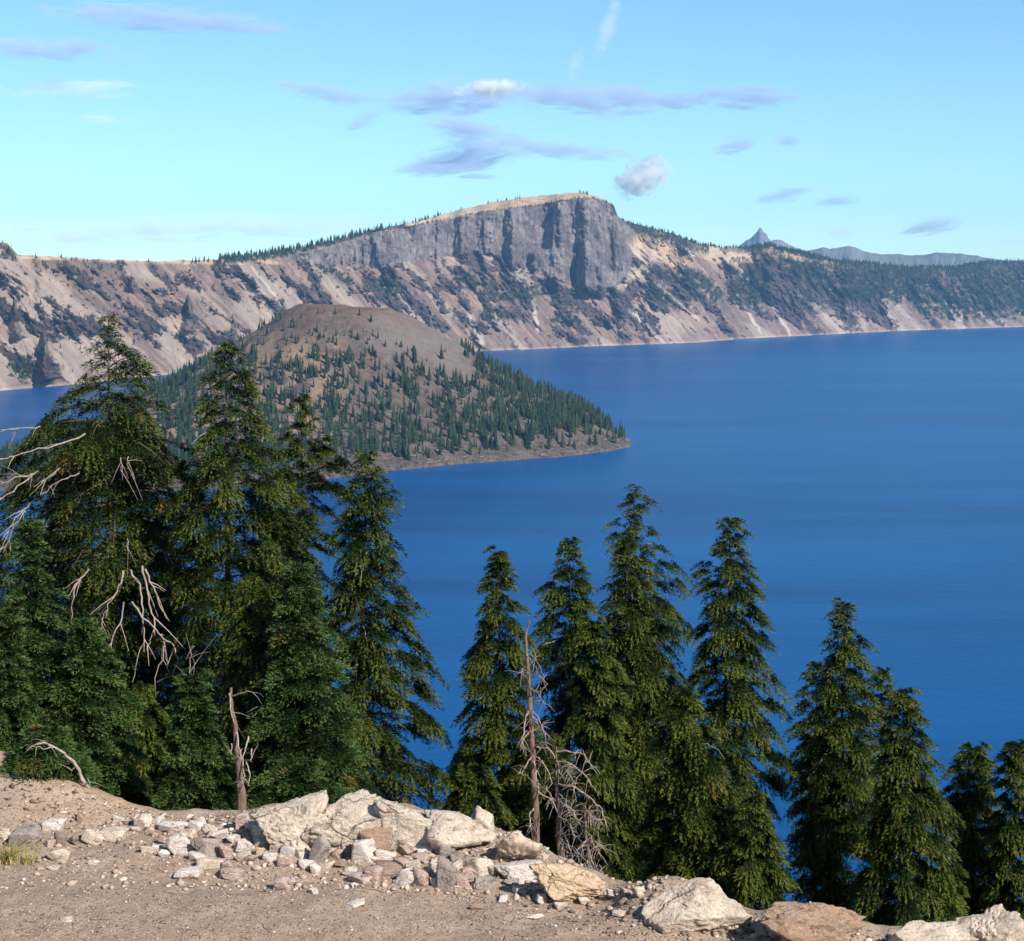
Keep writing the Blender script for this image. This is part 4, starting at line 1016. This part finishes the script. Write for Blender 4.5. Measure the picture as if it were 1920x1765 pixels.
make_conifer('hemlock_tree', 'shaded young hemlock between the tapering fir and the young fir', (270, 1290), 27, [(1290, 6, 6), (1360, 40, 40), (1440, 55, 50), (1530, 60, 50)], 270, 80, 24000, 'hem', 13, tw=.09)
make_conifer('hemlock_tree', 'dark hemlock deep in the shade behind the hanging dead limbs', (330, 930), 34.5, [(930, 30, 30), (1050, 110, 80), (1200, 130, 100), (1400, 130, 100), (1540, 120, 90)], 330, 120, 42000, 'hem', 14, tw=.16)
make_conifer('hemlock_tree', 'dark hemlock at the far left margin behind the slim open-topped fir', (-20, 960), 33, [(960, 20, 20), (1050, 60, 60), (1200, 90, 110), (1350, 100, 120), (1500, 100, 110)], -10, 100, 34000, 'hem', 15, tw=.14)
make_conifer('fir_tree', 'low fir boughs spreading behind the left half of the pale slab', (560, 1440), 24.8, [(1440, 25, 20), (1480, 70, 60), (1515, 80, 60)], 560, 50, 12000, 'fir', 16, tw=.05)
make_conifer('hemlock_tree', 'shaded hemlock between the two left giants, only its dark boughs showing', (262, 820), 36.5, [(820, 8, 8), (900, 40, 60), (1000, 80, 90), (1150, 110, 110), (1350, 120, 110), (1530, 110, 100)], 270, 150, 52000, 'hem', 17, tw=.14)
make_conifer('hemlock_tree', 'shaded hemlock behind the left edge of the broadest hemlock', (100, 900), 37, [(900, 10, 10), (980, 60, 60), (1080, 100, 90), (1250, 120, 110), (1500, 120, 110)], 105, 140, 50000, 'hem', 18, tw=.14)
make_conifer('hemlock_tree', 'shaded hemlock behind the blue-green fir, filling the dark gap', (505, 990), 37, [(990, 10, 10), (1060, 50, 50), (1200, 80, 80), (1350, 90, 90), (1500, 90, 80)], 505, 120, 38000, 'hem', 19, tw=.14)
# right half
make_conifer('hemlock_tree', 'pointed conifer at the left of the middle group, left of the standing dead trunk', (935, 1035), 30.5,
  [(1035, 3, 3), (1085, 22, 20), (1120, 26, 22), (1170, 30, 45), (1230, 62, 42), (1340, 62, 45), (1400, 78, 50), (1450, 98, 55), (1500, 85, 60), (1620, 70, 60)], 945, 190, 56000, 'hem', 21, tw=.12)
make_conifer('hemlock_tree', 'dark blue-shaded conifer with ragged left side just right of the standing dead trunk', (1062, 1012), 34,
  [(1012, 3, 3), (1070, 28, 24), (1120, 52, 36), (1200, 60, 48), (1280, 62, 50), (1400, 60, 55), (1600, 50, 50)], 1068, 170, 46000, 'hem', 22, tw=.15)
make_conifer('hemlock_tree', 'tallest hemlock of the middle group with a forked tip and long boughs to the right', (1190, 915), 35.5,
  [(915, 10, 6), (940, 12, 32), (1000, 40, 36), (1020, 38, 60), (1070, 42, 70), (1110, 40, 92), (1150, 30, 100), (1200, 40, 80), (1350, 60, 90), (1600, 70, 90)], 1196, 170, 46000, 'hem', 23, tw=.17)
make_conifer('hemlock_tree', 'olive-green hemlock standing in front of the forked-tip hemlock', (1180, 1010), 31.5,
  [(1010, 8, 8), (1080, 24, 24), (1130, 42, 50), (1200, 60, 80), (1300, 62, 110), (1400, 70, 130), (1500, 80, 140), (1600, 90, 150), (1690, 90, 150)], 1188, 230, 92000, 'hem', 24, tw=.17)
make_conifer('hemlock_tree', 'narrow light-tipped conifer directly right of the dead trunks, reaching the ochre ledge', (1112, 1165), 27.5,
  [(1165, 8, 8), (1230, 26, 28), (1350, 34, 40), (1450, 36, 52), (1550, 22, 72), (1670, 20, 78)], 1135, 150, 46000, 'hem', 25, tw=.10)
make_conifer('hemlock_tree', 'well-separated tall hemlock right of the middle group with long tiers over the water', (1362, 975), 31,
  [(975, 4, 3), (1005, 18, 20), (1040, 40, 20), (1060, 62, 30), (1100, 50, 52), (1150, 66, 58), (1220, 60, 72), (1300, 60, 84), (1360, 60, 112), (1420, 60, 112), (1480, 60, 120), (1560, 60, 116), (1640, 50, 110), (1720, 40, 90)], 1350, 185, 68000, 'hem', 26, tw=.16)
make_conifer('hemlock_tree', 'low spreading hemlock behind the large cream rock', (1290, 1290), 27.5,
  [(1290, 10, 10), (1380, 40, 60), (1460, 60, 90), (1560, 70, 120), (1640, 70, 120), (1740, 60, 110)], 1300, 140, 52000, 'hem', 27, tw=.10)
make_conifer('hemlock_tree', 'slender dark spire-topped conifer of the right group, tallest there', (1575, 1132), 31,
  [(1132, 2, 2), (1180, 10, 9), (1200, 28, 32), (1260, 34, 42), (1330, 48, 48), (1400, 66, 52), (1440, 84, 55), (1480, 70, 60), (1560, 86, 70), (1650, 88, 75), (1760, 80, 80)], 1575, 190, 60000, 'hem', 28, tw=.13)
make_conifer('hemlock_tree', 'yellow-tipped narrow conifer close behind the left side of the spire-topped one', (1530, 1246), 33,
  [(1246, 8, 8), (1300, 22, 20), (1370, 35, 30), (1450, 40, 40), (1600, 50, 40)], 1530, 90, 20000, 'hem', 29, tw=.09)
make_conifer('hemlock_tree', 'thin greyish half-bare conifer behind and right of the spire-topped one', (1660, 1254), 34,
  [(1254, 3, 3), (1300, 18, 12), (1350, 24, 16), (1450, 40, 30), (1600, 50, 40)], 1658, 90, 13000, 'hem', 30, tw=.10, hh=None)
make_conifer('hemlock_tree', 'wide olive-tipped conifer at the right of the spire-topped one', (1692, 1296), 29,
  [(1296, 6, 6), (1340, 26, 30), (1400, 36, 52), (1460, 45, 60), (1540, 56, 82), (1620, 62, 105), (1700, 66, 110), (1790, 60, 100)], 1692, 175, 62000, 'hem', 31, tw=.12)
make_conifer('hemlock_tree', 'twin-topped conifer low at the right, second from the picture margin', (1832, 1400), 31,
  [(1400, 12, 14), (1440, 30, 28), (1480, 48, 34), (1560, 50, 50), (1650, 56, 56), (1760, 56, 60)], 1832, 140, 42000, 'hem', 32, tw=.12)
make_conifer('hemlock_tree', 'rightmost conifer cut by the picture margin', (1906, 1394), 30,
  [(1394, 5, 5), (1440, 24, 24), (1500, 30, 40), (1600, 40, 50), (1760, 50, 60)], 1906, 120, 30000, 'hem', 33, tw=.11)
make_conifer('hemlock_tree', 'small low hemlock filling between the middle group and the spire-topped conifer', (1415, 1500), 26.5,
  [(1500, 10, 10), (1560, 35, 42), (1640, 40, 52), (1740, 30, 50)], 1412, 70, 17000, 'hem', 34, tw=.07)
make_conifer('hemlock_tree', 'deep-shaded hemlock behind the crumbly rock and the dead trunks', (1010, 1380), 30,
  [(1380, 20, 20), (1450, 60, 60), (1560, 80, 80), (1660, 70, 80)], 1015, 90, 30000, 'hem', 35, tw=.1)
make_conifer('hemlock_tree', 'small shaded conifer behind the folded cream rock', (880, 1440), 27.5,
  [(1440, 20, 10), (1480, 45, 40), (1560, 60, 60)], 885, 60, 15000, 'hem', 36, tw=.07)

# ------------------------------------------------------------------ dead trees
def snag(label, D, trunk, w0, limbs, twigs=0, seed=0, mat=M_SNAG, lmat=None):
    r = np.random.default_rng(seed)
    base = at(trunk[0][0], trunk[0][1], D); zb = min(gz(base[0], base[1]) - .1, base[2]); B0 = np.array([base[0], base[1], zb])
    root = empty('dead_tree', B0); tag(root, label, 'dead tree', 'dead trees at the brink')
    P = np.array([[base[0], base[1], zb]] + [at(a_, b_, D) for a_, b_ in trunk]) - B0
    t = np.linspace(0, 1, len(P)); t2 = np.linspace(0, 1, len(P) * 4); P = np.stack([np.interp(t2, t, P[:, k]) for k in range(3)], -1)
    P[:, :2] += r.normal(0, .008, (len(P), 2))
    tb = Tubes(); tb.add(P, w0 * (1 - .82 * t2), 9); tb.build('trunk', mat, root)
    for off, wl, pts in limbs:
        Q = np.array([at(a_, b_, D - off * (j / max(1, len(pts) - 1))) for j, (a_, b_) in enumerate(pts)]) - B0
        t = np.linspace(0, 1, len(Q)); t2 = np.linspace(0, 1, len(Q) * 3); Q = np.stack([np.interp(t2, t, Q[:, k]) for k in range(3)], -1)
        Q[1:] += r.normal(0, .008, (len(Q) - 1, 3))
        b = Tubes(); b.add(Q, wl * .72 * (1 - .7 * t2), 5)
        for k in range(twigs):
            i = r.integers(len(Q) // 3, len(Q)); d = r.normal(0, 1, 3); d[2] -= .5; d /= np.linalg.norm(d); l = r.uniform(.08, .28)
            S_ = np.stack([Q[i], Q[i] + d * l * .5, Q[i] + d * l + np.array([0, 0, -.04])]); b.add(S_, [.006, .004, .002], 3)
        b.build('branch', lmat or M_BLEACH, root)
    return root, B0
s1, sb = snag('tall standing dead tree with a wispy grey top beside the crumbly block', 26.5, [(1006, 1565), (1000, 1450), (994, 1340), (990, 1260), (985, 1200), (992, 1162)], .068,
  [(.6, .018, [(998, 1415), (985, 1440), (975, 1452)]), (.4, .02, [(990, 1330), (984, 1360), (978, 1388)]), (.4, .018, [(992, 1372), (982, 1385), (974, 1400)]),
   (.5, .02, [(1006, 1400), (1030, 1405), (1048, 1430), (1050, 1455)]), (.5, .02, [(1006, 1420), (1020, 1430), (1036, 1470)]), (.5, .018, [(1006, 1398), (1028, 1393)]),
   (.5, .02, [(1008, 1475), (1028, 1480), (1038, 1500)]), (.6, .02, [(1010, 1484), (1034, 1500), (1046, 1525), (1050, 1550)]), (.4, .022, [(1000, 1515), (994, 1530), (996, 1555)]), (.4, .02, [(1000, 1420), (1006, 1450), (1010, 1490)]),
   (.4, .014, [(996, 1340), (1012, 1362), (1022, 1372)]), (.4, .012, [(994, 1330), (1010, 1345), (1020, 1375)]), (.5, .012, [(992, 1262), (1012, 1266), (1026, 1282)]), (.4, .012, [(990, 1290), (1008, 1300), (1018, 1318)]), (.3, .012, [(986, 1225), (996, 1240), (1004, 1232)]), (.3, .012, [(985, 1250), (975, 1262)])], 9, 61)
s2, _ = snag('broad dead tree with arching pale branches sweeping right', 25.5, [(1049, 1622), (1047, 1530), (1044, 1460), (1042, 1400)], .06,
  [(.5, .022, [(1044, 1410), (1070, 1408), (1098, 1418), (1110, 1440)]), (.6, .022, [(1044, 1428), (1070, 1432), (1095, 1450), (1108, 1472)]), (.7, .024, [(1046, 1470), (1075, 1475), (1105, 1495), (1128, 1515), (1134, 1535)]),
   (.5, .02, [(1045, 1440), (1062, 1444), (1072, 1462), (1076, 1480)]), (.5, .018, [(1046, 1435), (1060, 1438), (1075, 1440)]), (.5, .02, [(1048, 1510), (1070, 1515), (1085, 1540), (1098, 1560)]), (.6, .02, [(1048, 1530), (1068, 1545), (1078, 1572)]),
   (.6, .02, [(1048, 1545), (1060, 1570), (1072, 1600), (1074, 1625)]), (.5, .022, [(1046, 1556), (1055, 1580), (1057, 1606)]), (.6, .018, [(1049, 1580), (1070, 1585), (1090, 1600), (1110, 1622)]), (.5, .016, [(1046, 1485), (1060, 1500), (1066, 1520)]),
   (.5, .014, [(1050, 1500), (1075, 1530), (1100, 1548)]), (.4, .014, [(1048, 1600), (1066, 1612), (1080, 1630)])], 16, 62)
snag('small dead tree with hooked pale twigs, rightmost of the three dead trees', 25.0, [(1104, 1660), (1102, 1600), (1097, 1550), (1098, 1505)], .045,
  [(.4, .016, [(1098, 1535), (1115, 1532), (1130, 1545)]), (.4, .018, [(1100, 1578), (1118, 1578), (1132, 1592)]), (.4, .016, [(1100, 1578), (1088, 1590), (1080, 1600)]), (.4, .018, [(1101, 1595), (1112, 1620), (1130, 1638)]), (.4, .016, [(1102, 1610), (1096, 1635), (1100, 1655)]),
   (.4, .014, [(1103, 1620), (1120, 1640), (1126, 1665)]), (.4, .014, [(1104, 1638), (1118, 1636), (1132, 1640)]), (.4, .012, [(1100, 1560), (1110, 1570), (1122, 1600)]), (.3, .012, [(1098, 1520), (1106, 1526)])], 14, 63)
snag('thick reddish-brown dead stump with hanging strips, left of the long pale slab', 24.2, [(456, 1540), (452, 1480), (446, 1420), (438, 1355), (431, 1290)], .088,
  [(.2, .02, [(430, 1300), (432, 1330), (437, 1355)]), (.3, .018, [(437, 1305), (452, 1300), (480, 1298)]), (.3, .02, [(443, 1372), (448, 1400), (456, 1430)]), (.3, .02, [(466, 1382), (462, 1405), (452, 1425)]),
   (.3, .02, [(472, 1405), (470, 1430)]), (.3, .018, [(455, 1420), (458, 1450), (456, 1470)]), (.3, .018, [(460, 1425), (468, 1450), (465, 1475)]), (.2, .014, [(434, 1395), (434, 1415)])], 2, 64)
snag('leaning slender bleached stem curving over the round fir sapling', 23.9, [(181, 1534), (172, 1500), (158, 1465), (138, 1430), (112, 1406), (82, 1392), (62, 1398)], .038,
  [(.2, .008, [(160, 1470), (166, 1466), (164, 1460)]), (.2, .008, [(152, 1484), (160, 1485)]), (.2, .012, [(100, 1402), (84, 1404), (60, 1400), (52, 1406)]), (.2, .010, [(92, 1398), (84, 1390), (78, 1392)]), (.2, .007, [(140, 1440), (132, 1448)])], 3, 65, M_BLEACH)
snag('broken grey stub among the boughs behind the slab', 26.5, [(505, 1500), (500, 1465)], .06, [(.1, .02, [(502, 1480), (508, 1472)])], 1, 66)

# ------------------------------------------------------------------ grass tuft at the left margin
m, nt = newmat('dry_grass'); n = N(nt); at_ = n.n('ShaderNodeAttribute'); at_.attribute_name = 'tint'
n.out(n.ramp(at_.outputs['Fac'], [(0, (.10, .13, .03)), (.5, (.34, .30, .09)), (1, (.60, .42, .16))]), .7, None, .2); M_GRASS = m
def tuft(label, px, py, nbl, hgt, seed, grp=None):
    r = np.random.default_rng(seed); g0 = on_ground(px, py); V = []; Fc = []; Tn = []; k = 0
    for i in range(nbl):
        a = r.uniform(0, 6.28); l = hgt * r.uniform(.5, 1.2); d = np.array([math.cos(a), math.sin(a)]); lean = r.uniform(.15, 1.1)
        b = np.array([r.normal(0, .05), r.normal(0, .05), 0]); s = np.linspace(0, 1, 6)
        X_ = b[0] + d[0] * l * lean * s ** 1.4; Y_ = b[1] + d[1] * l * lean * s ** 1.4; Z_ = l * (s - .55 * lean * s ** 2.2) * .9
        w = .005 * (1 - s * .9); sd = np.array([-d[1], d[0]])
        ring = np.stack([np.stack([X_ - sd[0] * w, Y_ - sd[1] * w, Z_], -1), np.stack([X_ + sd[0] * w, Y_ + sd[1] * w, Z_ + .002], -1)], 1).reshape(-1, 3)
        V.append(ring); Fc += [[k + 2 * j, k + 2 * j + 1, k + 2 * j + 3, k + 2 * j + 2] for j in range(5)]; k += 12; Tn += [r.random()] * 12
    o = mesh_np('grass_tuft', np.concatenate(V), np.array(Fc), 4, [M_GRASS], False, {'tint': np.array(Tn)}); o.location = g0; tag(o, label, 'grass tuft', grp)
tuft('straw-coloured grass tuft with arching blades at the left margin', 14, 1618, 150, .38, 5)
tuft('small low fan of dry yellow blades right of the big grass tuft', 48, 1620, 40, .26, 6)

# ------------------------------------------------------------------ sky, sun, haze, clouds
SUN_AZ, SUN_EL = math.radians(138), math.radians(37)
w = bpy.data.worlds.new('World'); SC.world = w; w.use_nodes = True; nt = w.node_tree; nt.nodes.clear(); n = N(nt)
sky = n.n('ShaderNodeTexSky'); sky.sky_type = 'NISHITA'; sky.sun_disc = False; sky.sun_elevation = SUN_EL; sky.sun_rotation = SUN_AZ; sky.altitude = 2100; sky.air_density = 1.0; sky.dust_density = .3; sky.ozone_density = 1.0
tintc = n.mix(1.0, sky.outputs[0], (.76, 1.06, 1.14), 'MULTIPLY')
bg = n.n('ShaderNodeBackground'); bg.inputs['Strength'].default_value = .093; n.l(tintc, bg.inputs['Color'])
wo = n.n('ShaderNodeOutputWorld'); n.l(bg.outputs[0], wo.inputs['Surface'])
sd = bpy.data.lights.new('Sun', 'SUN'); sd.energy = 5.0; sd.angle = math.radians(.5); sd.color = (1.0, .945, .86)
so = bpy.data.objects.new('Sun', sd); COL.objects.link(so)
dv = Vector((math.sin(SUN_AZ) * math.cos(SUN_EL), math.cos(SUN_AZ) * math.cos(SUN_EL), math.sin(SUN_EL)))
so.rotation_euler = dv.to_track_quat('Z', 'Y').to_euler()
# haze
m, nt = newmat('haze_air'); n = N(nt); pv = n.n('ShaderNodeVolumePrincipled'); pv.inputs['Color'].default_value = (.30, .62, 1.0, 1); pv.inputs['Density'].default_value = 2.5e-5; pv.inputs['Anisotropy'].default_value = 0.0
o_ = n.n('ShaderNodeOutputMaterial'); n.l(pv.outputs[0], o_.inputs['Volume'])
x0, x1, y0, y1, z0_, z1_ = -15500, 15500, -3200, 20500, -400, 1050
Vb = np.array([[x, y, z] for z in (z0_, z1_) for y in (y0, y1) for x in (x0, x1)])
hz = mesh_np('haze', Vb, np.array([[0, 2, 3, 1], [4, 5, 7, 6], [0, 1, 5, 4], [2, 6, 7, 3], [0, 4, 6, 2], [1, 3, 7, 5]]), 4, [m]); tag(hz, 'faint blue haze over the lake', 'haze', None, 'stuff')
# clouds: real volumes far behind the haze
def cloud_mat(name, col, dens):
    m, nt = newmat(name); n = N(nt)
    co = n.n('ShaderNodeTexCoord').outputs['Object']; oi = n.n('ShaderNodeObjectInfo').outputs['Random']
    sh = n.n('ShaderNodeVectorMath'); sh.operation = 'SCALE'; sh.inputs[0].default_value = (37., 21., 9.); n.l(oi, sh.inputs['Scale'])
    # texture coordinates in metres so every cloud has the same grain
    at_ = n.n('ShaderNodeAttribute'); at_.attribute_type = 'OBJECT'; at_.attribute_name = 'grain'
    mul = n.n('ShaderNodeVectorMath'); mul.operation = 'MULTIPLY'; n.l(co, mul.inputs[0]); n.l(at_.outputs['Vector'], mul.inputs[1])
    ad = n.n('ShaderNodeVectorMath'); ad.operation = 'ADD'; n.l(mul.outputs[0], ad.inputs[0]); n.l(sh.outputs[0], ad.inputs[1])
    nz = n.noise(ad.outputs[0], 1.0, 7, .62, .9)
    ln = n.n('ShaderNodeVectorMath'); ln.operation = 'LENGTH'; n.l(co, ln.inputs[0])
    v = n.math('SUBTRACT', n.math('MULTIPLY', nz, 4.8), n.math('ADD', n.math('MULTIPLY', ln.outputs['Value'], 1.15), 1.42))
    d = n.math('MULTIPLY', n.ramp(v, [(.0, 0), (.75, 1)]), dens)
    pv = n.n('ShaderNodeVolumePrincipled'); pv.inputs['Color'].default_value = (*col, 1); n.l(d, pv.inputs['Density']); pv.inputs['Anisotropy'].default_value = -.35
    o = n.n('ShaderNodeOutputMaterial'); n.l(pv.outputs[0], o.inputs['Volume']); m.cycles.volume_step_rate = 1.0; return m
MC = {'p': cloud_mat('thin_grey_cloud', (.62, .70, .96), .0036), 'w': cloud_mat('white_cloud', (3.2, 3.1, 3.1), .0030), 'f': cloud_mat('faint_cloud', (.95, 1, 1.05), .0022), 'c': cloud_mat('contrail', (.95, 1, 1.05), .0006)}  # overbright white stands in for light bouncing inside the cloud
CL = [('p', 305, 34, 350, 46, 4, 'long purple-grey cloud wisp at the top left'), ('p', 105, 92, 240, 40, 2, 'purple-grey cloud wisp touching the left margin'), ('f', 190, 222, 80, 18, 0, 'faint small streak at the left of the sky'),
      ('p', 625, 177, 130, 34, 8, 'small dark wisp left of the central cloud bank'), ('p', 545, 158, 56, 16, 6, 'tiny wisp left of the small dark wisp'), ('p', 680, 225, 66, 28, -18, 'tiny curled wisp under the left end of the central bank'),
      ('p', 850, 182, 230, 62, -4, 'left part of the central cloud bank'), ('w', 922, 166, 104, 24, -5, 'bright white puff on the central cloud bank'), ('p', 1095, 182, 250, 56, 4, 'middle part of the central cloud bank'),
      ('p', 1240, 184, 230, 36, 3, 'thin streak on the right side of the central bank'), ('p', 1392, 180, 150, 44, 2, 'dark right end of the central cloud bank'), ('p', 1120, 207, 80, 32, 15, 'short fringe hanging below the central bank'),
      ('p', 880, 245, 150, 52, 8, 'ragged grey cloud between the two long banks'), ('p', 880, 294, 210, 56, -10, 'left half of the lower feathery bank'), ('p', 1035, 281, 240, 32, 4, 'right half of the lower feathery bank'),
      ('p', 825, 319, 170, 20, -3, 'thin flat streak under the lower bank'), ('p', 900, 331, 90, 10, 0, 'tiniest flat streak under the lower bank'), ('p', 1386, 270, 76, 34, -8, 'small grey puff right of centre'), ('p', 1478, 264, 36, 24, 0, 'tiny grey puff beside the small grey puff'),
      ('w', 1204, 334, 90, 50, -28, 'small bright white cumulus right of the great cliff'), ('p', 1468, 367, 80, 26, -10, 'small wisp above the pointed peak'), ('f', 1535, 356, 44, 16, -5, 'faint speck of cloud above the far hills'), ('p', 1570, 378, 66, 24, -5, 'small grey puff above the far hills'),
      ('p', 1750, 424, 90, 30, -12, 'low grey wisp above the rim at right'), ('f', 1580, 436, 46, 18, 0, 'faint low puff right of the pointed peak'), ('f', 1905, 451, 50, 10, 0, 'faint low streak at the right margin'),
      ('f', 380, 428, 760, 44, -1, 'long pale cloud sheet low over the left rim'), ('f', 120, 450, 460, 26, 0, 'pale low cloud sheet at the left margin'), ('c', 1078, 122, 22, 56, 20, 'faint short contrail piece'), ('c', 1140, 50, 26, 110, 20, 'faint curved contrail at the top'), ('f', 130, 165, 200, 40, 0, 'barely visible veil of cloud at the left')]
for i, (kd, px, py, w_, h_, tl, lab) in enumerate(CL):
    Dc = 26000 + 300 * (i % 7); c = at(px, py, Dc); V0, F0 = ico(3)
    o = mesh_np('cloud', V0 * 1.0, F0, 3, [MC[kd]], True)
    sx, sz_ = w_ * Dc / F * .70, h_ * Dc / F * (.75 if kd == 'w' else .60); sy = max(sz_ * 1.6, 250)
    o.location = c; o.scale = (sx, sy, sz_); o.rotation_euler = (0, math.radians(tl), 0)
    gs = 190. if kd == 'w' else 300.
    o['grain'] = (sx / gs / (1 if kd == 'w' else 2.0), sy / gs, sz_ / gs * (1 if kd == 'w' else 2.6))
    tag(o, lab, 'cloud', None, 'stuff')
# ------------------------------------------------------------------ camera
cd = bpy.data.cameras.new('Camera'); cam = bpy.data.objects.new('Camera', cd); COL.objects.link(cam)
cd.sensor_fit = 'HORIZONTAL'; cd.sensor_width = 36; cd.lens = F / 1920 * 36; cd.clip_start = .1; cd.clip_end = 90000
cam.location = (0, 0, CAMZ); cam.rotation_euler = (PI / 2 - PITCH, 0, 0); SC.camera = cam
vs = SC.view_settings; vs.view_transform = 'Standard'; vs.look = 'None'; vs.exposure = 0.50; vs.gamma = 1
SC.render.engine = 'CYCLES'; cy = SC.cycles
cy.max_bounces = 5; cy.diffuse_bounces = 2; cy.glossy_bounces = 2; cy.transmission_bounces = 2; cy.volume_bounces = 3; cy.transparent_max_bounces = 6
cy.use_denoising = True; cy.denoiser = 'OPENIMAGEDENOISE'; cy.denoising_input_passes = 'RGB_ALBEDO_NORMAL'; cy.caustics_reflective = False; cy.caustics_refractive = False
cy.sample_clamp_indirect = 4
